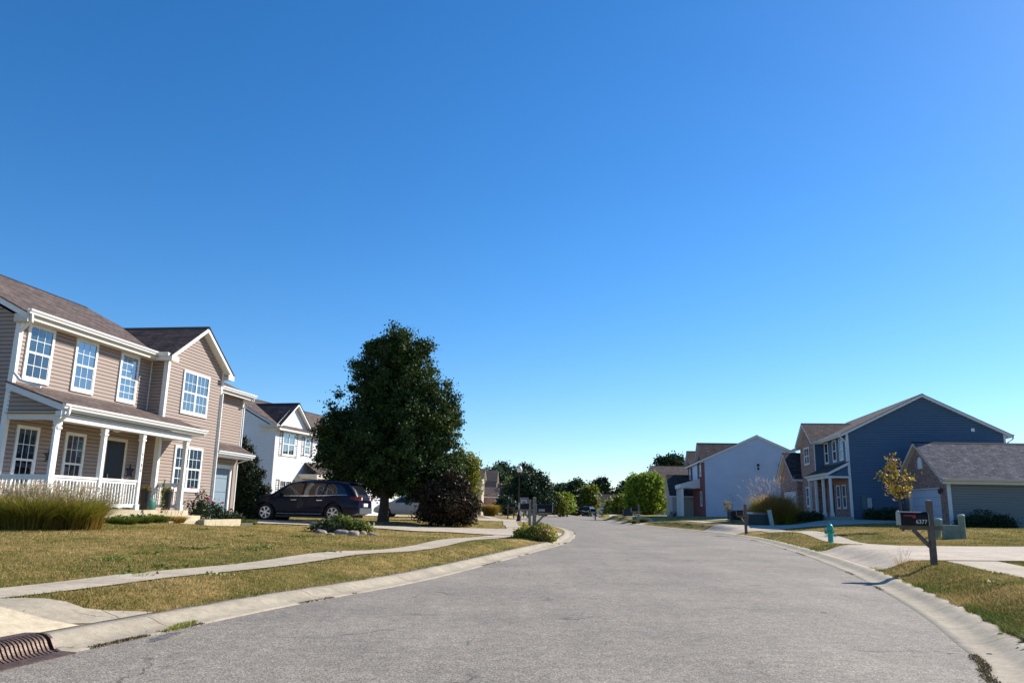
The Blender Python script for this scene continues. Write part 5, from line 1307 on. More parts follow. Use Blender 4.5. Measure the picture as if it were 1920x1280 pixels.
mound(1080, 964, 150, 1.7, 1.1, 'low green grass mound beside the far end of the road', n=3000, bw=.05)
mound(1207, 981, 68.5, .95, .65, 'low brownish plant clump around the post of the middle right mailbox', mats=(leaf_m('bm', [(.07, .09, .02), (.16, .15, .03), (.26, .16, .06)]), GR_GREEN), n=4000, bw=.03, ry=.4, lean=.4)
mound(1190, 983, 67.5, .5, .5, 'yellow-flecked plant clump left of the middle right mailbox post', mats=(LF_MIX, LF_MIX), n=1500, bw=.04, ry=.3, lean=.4)
for px, py, Y, w, h, lab in ((1640, 976, 48.7, 1.0, .75, 'dark low shrub under the meter boxes of the blue house'), (1668, 977, 48.5, 1.1, .85, 'dark shrub below the middle of the blue house wall'), (1690, 977, 48.3, .9, .7, 'dark shrub at the garage side of the blue house wall'),
                             (1512, 973, 50, .8, .7, 'dark shrub in front of the blue house porch column'), (1530, 974, 49.6, .7, .6, 'dark shrub beside the blue house porch slab'),
                             (1845, 985, 43, 1.2, 1.0, 'dark rounded shrub against the grey-green siding near its middle'), (1815, 988, 43, .8, .6, 'small dark shrub against the grey-green siding near the brick corner'), (1885, 986, 42.9, 1.0, .75, 'dark shrub against the grey-green siding at the right photo edge'),
                             (1268, 966, 84, .9, .7, 'small dark shrub left of the red brick house front'), (1100, 962, 135, .9, .9, 'dark green low bush just left of the far dark SUV')):
    b = atY(px, py, Y); o = thing('foundation_shrub', (b[0], b[1], hz(b[0], b[1])), 0, lab, 'shrub', 'dark shrubs along house walls')
    leafball('leaves', [(0, 0, h * .45, w * .6, .4, h * .55), (w * .3, 0, h * .35, w * .4, .35, h * .42), (-w * .35, 0, h * .35, w * .4, .35, h * .4)], 2200, .06, LF_DARK, o, seed=int(px), clump=140, clsd=.08)
# weeds at the driveway edge
for i, (px, py, lab, h) in enumerate(((1690, 1058, 'wispy seeding weed at the edge of the right lawn by the driveway', .26), (1645, 1066, 'small yellow-green weed in the crack beside the right kerb', .08), (268, 1082, 'wiry weed growing through the left sidewalk crack', .10), (340, 1176, 'mossy green weed strip in the left gutter seam', .035))):
    p = ong(px, py); o = thing('weed', p, 0, lab, 'weed'); blades('leaves', 60 if i != 3 else 500, 0, 0, .16 if i != 3 else .07, .14 if i != 3 else .34, h, h * .8, .006, GR_GREEN if i else GR_GOLD, o, 110 + i)
    if i == 0: plumes('seed_heads', 14, 0, 0, .2, .15, .42, .15, PLUMEW, o, 115, ln=.04, w=.008)
# ------------------------------------------------------------------ vehicles
RUB = plain('tyre_rubber', (.014, .014, .015), rough=.85)
RIM = plain('alloy', (.60, .60, .62), rough=.3, metal=.7, spec=.6)
CHR = plain('chrome', (.75, .76, .78), rough=.12, metal=1)
LAMPR = plain('lamp_red', (.12, .008, .012), rough=.15)
LAMPC = plain('lamp_clear', (.65, .68, .7), rough=.1)
CGL = plain('car_glass_dark', (.010, .012, .016), rough=.04, spec=.9, var=.1)
def paint(name, c):
    if name in MATS: return MATS[name]
    m = plain(name, c, rough=.35, spec=.12, var=.03); b = m.node_tree.nodes['Principled BSDF']; b.inputs['Coat Weight'].default_value = .2; b.inputs['Coat Roughness'].default_value = .04
    return m
def interp(T, x):
    xs_ = [t[0] for t in T]; return float(np.interp(x, xs_, [t[1] for t in T]))
def wheel(par, x, y, r, side, w=.22, spokes=6):
    o = thing('wheel', (0, 0, 0)); bpy.data.objects.remove(o)
    t = MB(); n = 32; pr = [(r * .66, -w / 2), (r * .93, -w / 2), (r, -w / 2 + .03), (r, w / 2 - .03), (r * .93, w / 2), (r * .66, w / 2)]
    vs = []; fs = []
    for a, b in pr:
        for k in range(n): q = 2 * math.pi * k / n; vs.append((x + a * math.cos(q), y + b, r + a * math.sin(q)))
    for i in range(len(pr)):
        j = (i + 1) % len(pr)
        for k in range(n): fs.append((i * n + k, i * n + (k + 1) % n, j * n + (k + 1) % n, j * n + k))
    t.add(vs, fs, True); wh_ = t.build('wheel', RUB, par)
    m = MB(); yo = y + side * (w / 2 - .03)
    for k in range(spokes):
        q = 2 * math.pi * k / spokes + .26
        for d in (-.09, .09):
            a = np.array([x + .05 * math.cos(q), yo, r + .05 * math.sin(q)]); b = np.array([x + r * .62 * math.cos(q + d), yo + side * .004, r + r * .62 * math.sin(q + d)])
            m.beam(a, b, .036, .05, (0, 1, 0))
    ring = []; n2 = 28; vs = []; fs = []
    for a, b in ((r * .60, -.03), (r * .67, -.03), (r * .67, .018), (r * .60, .018)):
        for k in range(n2): q = 2 * math.pi * k / n2; vs.append((x + a * math.cos(q), yo + side * b, r + a * math.sin(q)))
    for i in range(4):
        j = (i + 1) % 4
        for k in range(n2): fs.append((i * n2 + k, i * n2 + (k + 1) % n2, j * n2 + (k + 1) % n2, j * n2 + k))
    m.add(vs, fs, True); m.tube([(x, yo - side * .03, r), (x, yo + side * .02, r)], .07, 12)
    m.build('rim', RIM, wh_)
    m = MB(); m.tube([(x, yo - side * .08, r), (x, yo - side * .045, r)], r * .63, 24); m.build('brake_disc', BLACK, wh_)
def car(name, label, loc, rz, L, Wd, top, belt, bot, wb, wr, pm, wins, nose_tw=.86, tail_tw=.90, group=None, steps=44, tumble=.80, rear=None, cladding=None):
    """local +X is forward. top/belt/bot: profiles [(x,z)...] from tail (-L/2) to nose (+L/2)"""
    o = thing(name, loc, rz, label, 'car' if 'suv' not in name else 'SUV', group); hw = Wd / 2
    def half(x):
        u = x / (L / 2); e = abs(u); tw = nose_tw if u > 0 else tail_tw
        return hw * (1 - (1 - tw) * max(0, (e - .55) / .45) ** 2.2)
    def yat(x, z):
        zb, zt, zl = interp(belt, x), interp(top, x), interp(bot, x); h = half(x)
        if z <= zb:
            k = (z - zl) / max(zb - zl, .01); return h * (.93 + .07 * math.sin(math.pi * min(max(k, 0), 1) ** .8) if k > .05 else .93)
        k = (z - zb) / max(zt - zb, .01); return h * (.965 - (.965 - tumble) * k - .05 * k ** 6)
    xs_ = np.linspace(-L / 2, L / 2, steps); vs = []; fs = []
    wxs = (-wb / 2 + .02, wb / 2 + .02); wxs = (wins['wx'][0], wins['wx'][1])
    sec = 11
    for x in xs_:
        zb, zt, zl = interp(belt, x), interp(top, x), interp(bot, x)
        for wx in wxs:
            d = abs(x - wx); R_ = wr * 1.22
            if d < R_: zl = max(zl, wr + math.sqrt(R_ ** 2 - d ** 2) - .005)
        zl = min(zl, zb - .03)
        zz = [zl, zl + (zb - zl) * .25, zl + (zb - zl) * .6, zb - .01, zb + (zt - zb) * .25, zb + (zt - zb) * .7, zb + (zt - zb) * .93]
        ring = [(x, yat(x, z), z) for z in zz]; hh = yat(x, zt) * .93
        ring += [(x, hh * .85, zt + .0), (x, hh * .45, zt + .018), (x, 0, zt + .025)]
        ring = [(x, 0, zl + .0)] + ring
        vs += ring
        sec = len(ring)
    k0 = len(vs); vs += [(x, -y, z) for x, y, z in vs]
    for i in range(steps - 1):
        for j in range(sec - 1):
            a, b, c, d = i * sec + j, i * sec + j + 1, (i + 1) * sec + j + 1, (i + 1) * sec + j
            fs.append((a, d, c, b)); fs.append((k0 + a, k0 + b, k0 + c, k0 + d))
    for e in (0, steps - 1):
        fs.append([e * sec + j for j in range(sec)] + [k0 + e * sec + j for j in range(sec - 2, 0, -1)])
    m = MB(); m.add(vs, fs, True); body = m.build('body', pm, o)
    # dark wheel wells and underside
    u = MB(); u.box(-L / 2 + .35, L / 2 - .35, -hw * .80, hw * .80, .18, .55); u.build('underbody', BLACK, o)
    def panel(nm_, poly, mat, off=.006, par=None, sides=(1, -1), th=.01):
        for sd in sides:
            q = []; n = len(poly)
            for i in range(n):
                (xa, za), (xb, zb_) = poly[i], poly[(i + 1) % n]
                for t in (0, .34, .67): x, z = xa + (xb - xa) * t, za + (zb_ - za) * t; q.append((x, z))
            cx, cz = sum(p[0] for p in q) / len(q), sum(p[1] for p in q) / len(q)
            mb = MB(); N_ = len(q); rings = [1.0, .66, .33]
            vs = []
            for rg in rings: vs += [(cx + (x - cx) * rg, sd * (yat(cx + (x - cx) * rg, cz + (z - cz) * rg) + off), cz + (z - cz) * rg) for x, z in q]
            vs.append((cx, sd * (yat(cx, cz) + off), cz)); vs += [(x, sd * (yat(x, z) - .01), z) for x, z in q]
            fs = []
            for r_ in range(2):
                for i in range(N_): j = (i + 1) % N_; fs.append((r_ * N_ + i, r_ * N_ + j, (r_ + 1) * N_ + j, (r_ + 1) * N_ + i))
            for i in range(N_): fs.append((2 * N_ + i, 2 * N_ + (i + 1) % N_, 3 * N_)); fs.append((i, 3 * N_ + 1 + i, 3 * N_ + 1 + (i + 1) % N_, (i + 1) % N_))
            mb.add(vs, fs, True); mb.build(nm_, mat, o)
    for wp in wins['side']: panel('side_window', wp, CGL)
    for wp in wins.get('seams', []): panel('door_seam', wp, BLACK, off=.003)
    for wp in wins.get('chrome', []): panel('trim_strip', wp, CHR, off=.012)
    for wp in wins.get('handles', []): panel('door_handle', wp, CHR, off=.03)
    for wp in wins.get('head', []): panel('headlight', wp, LAMPC, off=.01)
    for wp in wins.get('tail', []): panel('taillight', wp, LAMPR, off=.012)
    if cladding:
        for wp in cladding: panel('sill', wp, BLACK, off=.012)
    # windscreen / rear glass lying on the top surface
    for nm_, (xa, xb) in (('windscreen', wins['ws']), ('rear_window', wins['rw'])):
        mb = MB(); vs = []; n = 7
        for i in range(n):
            x = xa + (xb - xa) * i / (n - 1); zt = interp(top, x); wd = yat(x, zt) * .93 * .84
            for j, q in enumerate((-1, -.5, 0, .5, 1)): vs.append((x, wd * q, zt + .012 + (.018 if abs(q) < 1 else 0) + (.007 if q == 0 else 0)))
        fs = [(i * 5 + j, i * 5 + j + 1, (i + 1) * 5 + j + 1, (i + 1) * 5 + j) for i in range(n - 1) for j in range(4)]
        mb.add(vs, fs, True); mb.build(nm_, CGL, o)
    for wx in wxs:
        for sd in (1, -1):
            wheel(o, wx, sd * (hw - .115), wr, sd)
            a = MB(); R_ = wr * 1.2; n = 18
            a.tube([(wx, sd * (hw - .30), wr), (wx, sd * (hw - .24), wr)], R_, 26); a.build('wheel_well', BLACK, o)
    # mirrors
    for sd in (1, -1):
        a = MB(); mx, mz = wins['mirror']; yy = yat(mx, mz); a.box(mx - .08, mx + .10, sd * (yy + .02), sd * (yy + .19), mz - .01, mz + .15); a.build('mirror', pm, o)
    if rear: rear(o, L, hw, yat)
    return o
def suv_profiles(L=5.2, H_=1.77):
    h = L / 2
    top = [(-h, .95), (-h + .03, 1.05), (-h + .10, 1.12), (-h + .22, 1.35), (-h + .50, 1.64), (-h + .9, 1.71), (-h + 1.8, H_ - .01), (-h + 2.6, H_), (-h + 3.1, 1.70), (-h + 3.5, 1.50), (-h + 4.05, 1.13), (-h + 4.3, 1.08), (-h + 4.8, 1.0), (-h + 5.05, .90), (h, .72)]
    belt = [(-h, .90), (-h + .2, 1.06), (-h + .8, 1.14), (-h + 1.6, 1.08), (-h + 2.6, 1.05), (-h + 3.6, 1.03), (-h + 4.2, 1.02), (-h + 4.8, .93), (h, .64)]
    bot = [(-h, .42), (-h + .3, .30), (-h + .8, .27), (h - .8, .27), (h - .3, .24), (h, .36)]
    return top, belt, bot
def rear_suv(dark=True):
    def f(o, L, hw, yat):
        h = L / 2
        b = MB(); b.box(-h - .05, -h + .05, -hw * .80, hw * .80, .38, .62); b.build('rear_bumper', plain('bumper_grey', (.09, .10, .11), rough=.35), o)
        b = MB(); b.box(-h - .04, -h - .01, -hw * .62, hw * .62, .90, .935); b.build('trim_strip', CHR, o)
        b = MB(); b.box(-h - .035, -h - .01, -.26, .26, .68, .82); b.build('number_plate', plain('plate_white', (.7, .72, .74)), o)
        for sd in (1, -1):
            b = MB(); b.box(-h - .03, -h + .16, sd * hw * .62, sd * (hw * .90), .93, 1.10); b.build('taillight', LAMPR, o)
            b = MB(); b.box(-h - .035, -h + .02, sd * hw * .50, sd * (hw * .62), .95, 1.07); b.build('reversing_light', LAMPC, o)
            r_ = MB(); r_.tube([(-h + .7, sd * hw * .66, 1.74), (-h + 2.7, sd * hw * .66, 1.80)], .018, 6); r_.build('roof_rail', BLACK, o)
        b = MB(); b.box(-h + .30, -h + .55, -hw * .6, hw * .6, 1.66, 1.70); b.build('spoiler', paint('paint_navy', (.008, .010, .030)) if dark else BLACK, o)
    return f
t_, b_, bo_ = suv_profiles(); h = 2.6
suvw = dict(wx=(-1.50, 1.55), ws=(.62, 1.42), rw=(-2.48, -2.14), mirror=(.95, 1.06),
            side=[[(-2.05, 1.18), (-1.95, 1.42), (-1.75, 1.58), (-1.20, 1.62), (-1.02, 1.16)], [(-.94, 1.14), (-1.10, 1.62), (-.20, 1.66), (-.14, 1.12)], [(-.05, 1.12), (-.10, 1.66), (.42, 1.62), (1.10, 1.14), (1.12, 1.10)]],
            seams=[[(-.115, .38), (-.115, 1.08), (-.10, 1.08), (-.10, .38)], [(-1.02, .95), (-1.02, 1.12), (-1.005, 1.12), (-1.005, .95)], [(1.06, .38), (1.12, 1.05), (1.135, 1.05), (1.075, .38)]],
            chrome=[[(-2.1, 1.155), (-1.1, 1.11), (-.2, 1.085), (1.15, 1.065), (1.15, 1.085), (-.2, 1.105), (-1.1, 1.13), (-2.08, 1.175)], [(-1.0, .325), (1.02, .325), (1.02, .36), (-1.0, .36)]],
            handles=[[(-1.0, .90), (-.74, .90), (-.74, .935), (-1.0, .935)], [(.16, .90), (.42, .90), (.42, .935), (.16, .935)]],
            head=[[(2.02, .88), (2.35, .80), (2.5, .70), (2.42, .84), (2.1, .95)]], tail=[[(-2.52, .93), (-2.25, .96), (-2.18, 1.07), (-2.45, 1.10)]])
NAVY = paint('paint_navy', (.005, .007, .022))
dS = math.atan2(-.1513, .9885)      # driveway direction
c = (-8.85, 35.25); zc = hz(-8.9, 34.6) + .03
car('parked_suv', 'dark navy SUV parked nose-in on the driveway of the beige house', (c[0], c[1], zc), dS + math.pi, 5.2, 1.98, t_, b_, bo_, 3.02, .375, NAVY, suvw, rear=rear_suv(True))
# silver hatchback-like car behind the tree
def sedan_profiles(L=4.6):
    h = L / 2
    return ([(-h, .80), (-h + .1, 1.0), (-h + .6, 1.16), (-h + 1.2, 1.45), (-h + 1.9, 1.52), (-h + 2.6, 1.48), (-h + 3.3, 1.08), (-h + 3.7, .98), (-h + 4.3, .82), (h, .60)],
            [(-h, .74), (-h + .5, .98), (-h + 1.4, .97), (-h + 2.6, .94), (-h + 3.4, .92), (-h + 4.2, .76), (h, .55)], [(-h, .36), (-h + .5, .22), (h - .5, .20), (h, .30)])
t2, b2, bo2 = sedan_profiles()
sedw = dict(wx=(-1.30, 1.38), ws=(.42, .98), rw=(-1.75, -1.15), mirror=(.70, .94), side=[[(-1.35, 1.03), (-1.05, 1.32), (-.30, 1.40), (-.25, 1.02)], [(-.17, 1.01), (-.20, 1.41), (.25, 1.36), (.80, 1.0)]],
            seams=[[(-.22, .32), (-.22, .96), (-.21, .96), (-.21, .32)]], handles=[[(-.62, .80), (-.42, .80), (-.42, .83), (-.62, .83)], [(.1, .79), (.30, .79), (.30, .82), (.1, .82)]], head=[[(1.85, .66), (2.1, .60), (2.1, .72), (1.8, .78)]], tail=[[(-2.2, .75), (-2.0, .75), (-1.98, .92), (-2.15, .9)]])
SILV = paint('paint_silver', (.42, .43, .45))
p = (-7.35, 57.9); car('parked_car', 'silver car parked behind the big tree trunk, nose to the left', (p[0], p[1], hz(-7.5, 57.5) + .03), dS + math.pi, 4.6, 1.8, t2, b2, bo2, 2.7, .33, SILV, sedw)
BLU = paint('paint_blue', (.02, .045, .13))
car('parked_suv', 'dark blue SUV seen past the purple-brown shrub with red taillight', (-6.3, 90.6, hz(-6.3, 90.6) + .03), rad(180 + 12), 4.9, 1.9, t_, b_, bo_, 2.8, .36, BLU, suvw, rear=rear_suv(False))
car('parked_suv', 'black SUV seen from behind at the far end of the road', (*atY(1105, 966, 150)[:2], float(zr(150)) + .01), rad(68), 5.0, 1.98, t_, b_, bo_, 3.0, .38, paint('paint_black', (.01, .01, .014)), suvw, rear=rear_suv(False))
car('parked_suv', 'dark vehicle with bright hood beyond the left post mailbox', (*atY(1036, 965, 128)[:2], hz(*atY(1036, 965, 128)[:2])), rad(-28), 4.8, 1.9, t_, b_, bo_, 2.9, .37, paint('paint_black', (.01, .01, .014)), suvw, rear=rear_suv(False))
for px, Y, rz_, pm_, lab in ((1129, 205, 20, SILV, 'small silver far car left of the reddish hedge'), (1155, 205, 170, BLU, 'small bluish far car right of the reddish hedge'), (1068, 150, 8, paint('paint_black', (.01, .01, .014)), 'small dark far car beside the low green grass mound'), (1166, 200, 10, paint('paint_white', (.7, .7, .7)), 'small white far car under the right globe lamp')):
    q = atY(px, 962, Y); car('parked_car', lab, (q[0], q[1], hz(q[0], q[1])), rad(rz_), 4.6, 1.8, t2, b2, bo2, 2.7, .33, pm_, sedw, group='small cars parked far down the street')
# ------------------------------------------------------------------ street furniture
WOODP = plain('mailbox_post_brown', (.13, .105, .085), rough=.9, var=.3, scale=9, bump=.5, bscale=30)
WOODG = plain('mailbox_post_grey', (.20, .18, .15), rough=.9, var=.3, scale=9, bump=.5, bscale=30)
NUM = plain('numerals_silver', (.55, .55, .52), rough=.5)
RED = plain('flag_red', (.45, .01, .05), rough=.5)
EDGE = plain('mailbox_edge', (.30, .36, .34), rough=.35, metal=.3)
BOXM = plain('mailbox_black', (.006, .006, .008), rough=.45, spec=.2)
def mailbox(loc, rz, label, post=1.31, zb=.82, number=None, arm=(-.62, .22), bl=.56, bh=.285, bw=.18, mat=WOODP, flag=True, pw=.105, brace=True):
    """box axis along local X, its door at -X; post at the origin"""
    o = thing('mailbox', loc, rz, label, 'mailbox', 'mailboxes on wooden posts along the kerbs')
    m = MB(); k = pw / 2; m.box(-k, k, -k, k, -.2, post); m.add([(-k, -k, post), (k, -k, post), (k, k, post), (-k, k, post), (0, 0, post + .02)], [(0, 1, 4), (1, 2, 4), (2, 3, 4), (3, 0, 4)]); m.build('post', mat, o)
    m = MB(); m.box(arm[0], arm[1], -.042, .042, zb - .09, zb - .002); m.build('arm', mat, o)
    if brace:
        m = MB(); m.beam((-.05, 0, zb - .42), (-.36, 0, zb - .09), .06, .07); m.build('brace', mat, o)
    x1 = -k - .02; x0 = x1 - bl; n = 12; hw_ = bw / 2; zs = bh - hw_
    pr = [(-hw_, 0), (-hw_, zs)] + [(-hw_ * math.cos(math.pi * i / n), zs + hw_ * math.sin(math.pi * i / n)) for i in range(1, n)] + [(hw_, zs), (hw_, 0)]
    def shell(xa, xb, s, nm_, mt, par):
        mb = MB(); vs = [(x, y * s, zb + z * (s if z > 0 else 1)) for x in (xa, xb) for y, z in pr]; c_ = len(pr)
        mb.add(vs, [(i, (i + 1) % c_, c_ + (i + 1) % c_, c_ + i) for i in range(c_)] + [tuple(range(c_))[::-1], tuple(range(c_, 2 * c_))]); return mb.build(nm_, mt, par)
    bx = shell(x0, x1, 1, 'box', BOXM, o)
    shell(x0 - .022, x0 - .001, 1.05, 'door', EDGE, bx); shell(x1 + .001, x1 + .012, 1.03, 'back_rim', EDGE, bx)
    if flag:
        f = MB(); f.box(x0 + .06, x0 + .30, -hw_ - .012, -hw_ - .006, zb + .185, zb + .21); f.box(x0 + .24, x0 + .30, -hw_ - .012, -hw_ - .006, zb + .145, zb + .185); f.build('flag', RED, bx)
    if number: text_mesh('number', number, .115, NUM, bx, (x1 - .145, -hw_ - .004, zb + .075), (rad(90), 0, 0))
    return o
p = atY(1752, 1060, 16.6); mailbox((p[0], p[1], hz(p[0], p[1])), rad(-4), 'black mailbox numbered 6377 with red flag on a brown wooden post on the right kerb', number='6377', zb=.80)
p = atY(1001.5, 1003, 29.0); pp = mailbox((p[0], p[1], hz(p[0], p[1])), rad(180), 'black mailbox numbered 6380 on a grey post in the flower bush on the left kerb', number=None, post=1.50, zb=.98, mat=WOODG, flag=False, pw=.13, bl=.56)
text_mesh('number', '6380', .115, NUM, [c_ for c_ in pp.children if c_.name.startswith('box')][0], (-.26, .104, 1.055), (rad(90), 0, rad(180)))
p = atY(993, 984, 40.5); mailbox((p[0], p[1], hz(p[0], p[1])), rad(20), 'dark mailbox on a grey post just behind the mailbox numbered 6380', post=1.35, zb=.9, mat=WOODG, flag=False, bl=.5)
p = atY(952, 975, 66); mailbox((p[0], p[1], hz(p[0], p[1])), rad(180), 'black mailbox on a thin post left of the globe street lamp', post=1.15, zb=.95, mat=WOODP, flag=False, brace=False)
p = atY(963, 972, 74); mailbox((p[0], p[1], hz(p[0], p[1])), rad(180), 'far black mailbox directly beside the globe street lamp post', post=1.15, zb=.95, mat=WOODP, flag=False, brace=False)
p = atY(1399, 998, 42); mailbox((p[0], p[1], hz(p[0], p[1])), rad(-65), 'weathered brown mailbox post in front of the green utility box', post=1.52, zb=.95, flag=False, bl=.5)
p = atY(1198, 982, 66.5); mailbox((p[0], p[1], hz(p[0], p[1])), rad(0), 'mailbox on a grey post standing in the low plants before the bright green tree', post=1.55, zb=1.02, mat=WOODG, flag=False, bl=.55)
p = atY(1116, 975, 92); mailbox((p[0], p[1], hz(p[0], p[1])), rad(10), 'distant mailbox on a dark post near the yellow diamond sign', post=1.2, zb=.9, flag=False, bl=.5)

def hydrant(loc):
    o = thing('fire_hydrant', loc, rad(10), 'teal green fire hydrant on the right-hand verge', 'fire hydrant')
    G = plain('hydrant_teal', (.012, .33, .27), rough=.38, spec=.5, var=.1)
    m = MB(); m.lathe([(.15, -.05), (.15, .025), (.105, .03), (.105, .06), (.098, .08), (.095, .46), (.10, .48), (.135, .49), (.135, .525), (.105, .53)], 24); m.build('barrel', G, o)
    m = MB(); m.lathe([(.125, .531), (.128, .545), (.115, .60), (.085, .66), (.045, .695), (.03, .70), (.03, .715)], 24); b = m.build('bonnet', G, o)
    m = MB(); m.lathe([(.028, .715), (.028, .765), (.012, .775)], 5); m.build('operating_nut', G, b)
    for a, r_, l_, nm_ in ((180, .075, .17, 'pumper_nozzle'), (90, .055, .15, 'hose_nozzle'), (270, .055, .15, 'hose_nozzle')):
        d = np.array([math.cos(rad(a)), math.sin(rad(a)), 0]); c_ = np.array([0, 0, .40])
        m = MB(); m.tube([c_ + d * .08, c_ + d * l_], r_ * .85, 16); m.tube([c_ + d * (l_ - .02), c_ + d * (l_ + .035)], r_ * 1.05, 8); m.tube([c_ + d * (l_ + .035), c_ + d * (l_ + .06)], r_ * .3, 5); m.build(nm_, G, o)
hydrant(ong(1558, 1017))
# pedestal group on the right lawn
PG = plain('utility_green', (.17, .22, .17), rough=.6, var=.18, scale=5)
PGL = plain('utility_green_top', (.34, .42, .37), rough=.6, var=.1)
p = ong(1785, 1007, 31); Yp = 31
o = thing('utility_pedestal', p, rad(-5), 'pale green boxy telecom cabinet with dirt stains on the right lawn', 'utility box')
m = MB(); m.box(-.30, .26, -.14, .14, -.05, .50); m.build('cabinet', PG, o); m = MB(); m.box(-.31, .27, -.15, .15, .50, .525); m.build('lid', PGL, o)
q = (p[0] + .36, p[1] - .12, p[2]); o = thing('utility_post', q, 0, 'tall pale green round-topped utility post beside the cabinet', 'utility box')
m = MB(); m.lathe([(.12, -.05), (.12, .86)], 4 * 6); m.build('tube', PG, o); m = MB(); m.lathe([(.128, .86), (.128, .9), (.11, .925), (.03, .935)], 24); m.build('cap', PGL, o)
q = (p[0] - .28, p[1] + .55, hz(p[0] - .28, p[1] + .55)); o = thing('utility_post', q, 0, 'short slanting green utility post behind the cabinet', 'utility box'); o.rotation_euler = (0, rad(8), 0)
m = MB(); m.lathe([(.13, -.05), (.13, .70)], 20); m.build('tube', PG, o); m = MB(); m.lathe([(.14, .70), (.14, .74), (.11, .765), (.03, .775)], 20); m.build('cap', PGL, o)
# transformer and marker near the tall grass
p = ong(1421, 985, 49.2); o = thing('utility_box', p, rad(-6), 'dark green transformer box in front of the tall plumed grass', 'utility box'); DG = plain('transformer_green', (.012, .028, .035), rough=.45)
m = MB(); m.box(-.62, .58, -.4, .4, -.05, .66); m.build('cabinet', DG, o)
m = MB(); m.poly([(-.65, -.45, .665), (.61, -.45, .665), (.61, .45, .80), (-.65, .45, .80)], (0, 0, .03)); m.build('lid', plain('transformer_lid', (.05, .08, .09), rough=.35), o)
p = ong(1448, 985, 48.2); o = thing('marker_post', p, 0, 'pale green leaning marker post right of the transformer box', 'marker post'); o.rotation_euler = (0, rad(-9), 0); m = MB(); m.box(-.11, .11, -.06, .06, -.05, .92); m.build('post_body', PGL, o); m = MB(); m.box(-.12, .12, -.07, .07, .92, .95); m.build('cap', PGL, o)
p = ong(1386, 972, 60); o = thing('fire_pit_bin', p, 0, 'dark low box standing on the lawn behind the weathered mailbox post', 'box'); m = MB(); m.box(-.75, .6, -.5, .5, 0, .62); m.build('bin_body', plain('dark_bin', (.02, .018, .02), rough=.7), o); m = MB(); m.box(-.72, .5, -.45, .45, .62, .68); m.build('lid', plain('bin_lid', (.16, .17, .19), rough=.5), o)
p = ong(1177, 970, 88); o = thing('utility_box', p, 0, 'dark green square utility box left of the bright green tree', 'utility box'); m = MB(); m.box(-.5, .5, -.4, .4, -.05, .75); m.build('cabinet', DG, o); m = MB(); m.box(-.53, .53, -.43, .43, .75, .79); m.build('lid', DG, o)
for i, (px, h_) in enumerate(((1183, .75), (1191, .62))):
    p = ong(px, 970, 88); o = thing('marker_post', p, 0, ('taller' if i == 0 else 'shorter') + ' pale post right of the square dark green utility box', 'marker post'); m = MB(); m.box(-.09, .09, -.06, .06, -.05, h_); m.build('post_body', PGL, o); m = MB(); m.box(-.11, .11, -.08, .08, h_, h_ + .04); m.build('cap', WHITE, o)
# lawn drain box
p = ong(888, 981, 45.5); o = thing('valve_box', p, 0, 'small black valve lid in the brown lawn left of the curving sidewalk', 'valve box'); m = MB(); m.box(-.28, .28, -.22, .22, -.02, .07); m.build('lid', BLACK, o)
# street lamps
def lamp(px, py, Y, h, label):
    p = ong(px, py, Y); o = thing('street_lamp', p, 0, label, 'street lamp', 'black post lamps with white globes')
    K = plain('lamp_post_black', (.008, .008, .01), rough=.4)
    m = MB(); m.lathe([(.20, -.05), (.20, .10), (.17, .14), (.15, .30), (.17, .36), (.10, .50), (.07, .62), (.055, .9), (.045, h - .75), (.07, h - .70), (.07, h - .66), (.12, h - .58), (.15, h - .50)], 16); m.build('pole', K, o)
    m = MB(); m.lathe([(.13, h - .50), (.19, h - .42), (.21, h - .28), (.16, h - .14), (.10, h - .09)], 18); m.build('globe', plain('globe_white', (.80, .78, .72), rough=.25, var=.02), o)
    m = MB(); m.lathe([(.12, h - .09), (.09, h - .04), (.02, h)], 14); m.build('finial', plain('globe_white', (.8, .78, .72)), o)
lamp(972.5, 978, 60, 4.15, 'nearest black street lamp with white globe by the left sidewalk curve')
lamp(1019, 962, 150, 3.9, 'small far street lamp with white globe right of the mailbox numbered 6380')
lamp(1160, 966, 140, 2.6, 'far street lamp with white globe in front of the grey far house')
# basketball hoop
p = ong(982, 960, 92); o = thing('basketball_hoop', p, 0, 'small basketball hoop with white-framed backboard behind the globe lamp post', 'basketball hoop')
m = MB(); m.tube([(0, 0, 0), (0, 0, 1.7)], .05, 8); m.build('pole', BLACK, o)
m = MB(); m.box(-.55, .55, -.03, 0, 1.45, 1.52); m.box(-.55, .55, -.03, 0, 2.25, 2.32); m.box(-.55, -.48, -.03, 0, 1.52, 2.25); m.box(.48, .55, -.03, 0, 1.52, 2.25); m.box(-.47, .47, -.02, -.01, 1.53, 2.24); m.build('backboard', plain('backboard', (.25, .2, .2)), o)
m = MB(); m.tube([(.2 * math.cos(rad(a)), -.25 + .2 * math.sin(rad(a)), 1.6) for a in range(0, 361, 30)], .012, 6); m.build('rim', RED, o)
m = MB(); m.box(-.3, -.24, -.035, -.031, 1.6, 2.0); m.box(.24, .3, -.035, -.031, 1.6, 2.0); m.box(-.24, .24, -.035, -.031, 1.94, 2.0); m.build('target_square', WHITE, o)
for i, (px, Y) in enumerate(((976, 84), (988.5, 88))):
    p = ong(px, 966, Y); o = thing('marker_post', p, 0, 'white garden post %s of the pair behind the nearest globe lamp' % ('left' if i == 0 else 'right'), 'marker post'); m = MB(); m.box(-.08, .08, -.08, .08, 0, .9); m.add([(-.1, -.1, .9), (.1, -.1, .9), (.1, .1, .9), (-.1, .1, .9), (0, 0, 1.0)], [(0, 1, 4), (1, 2, 4), (2, 3, 4), (3, 0, 4), (3, 2, 1, 0)]); m.build('post_body', WHITE, o)
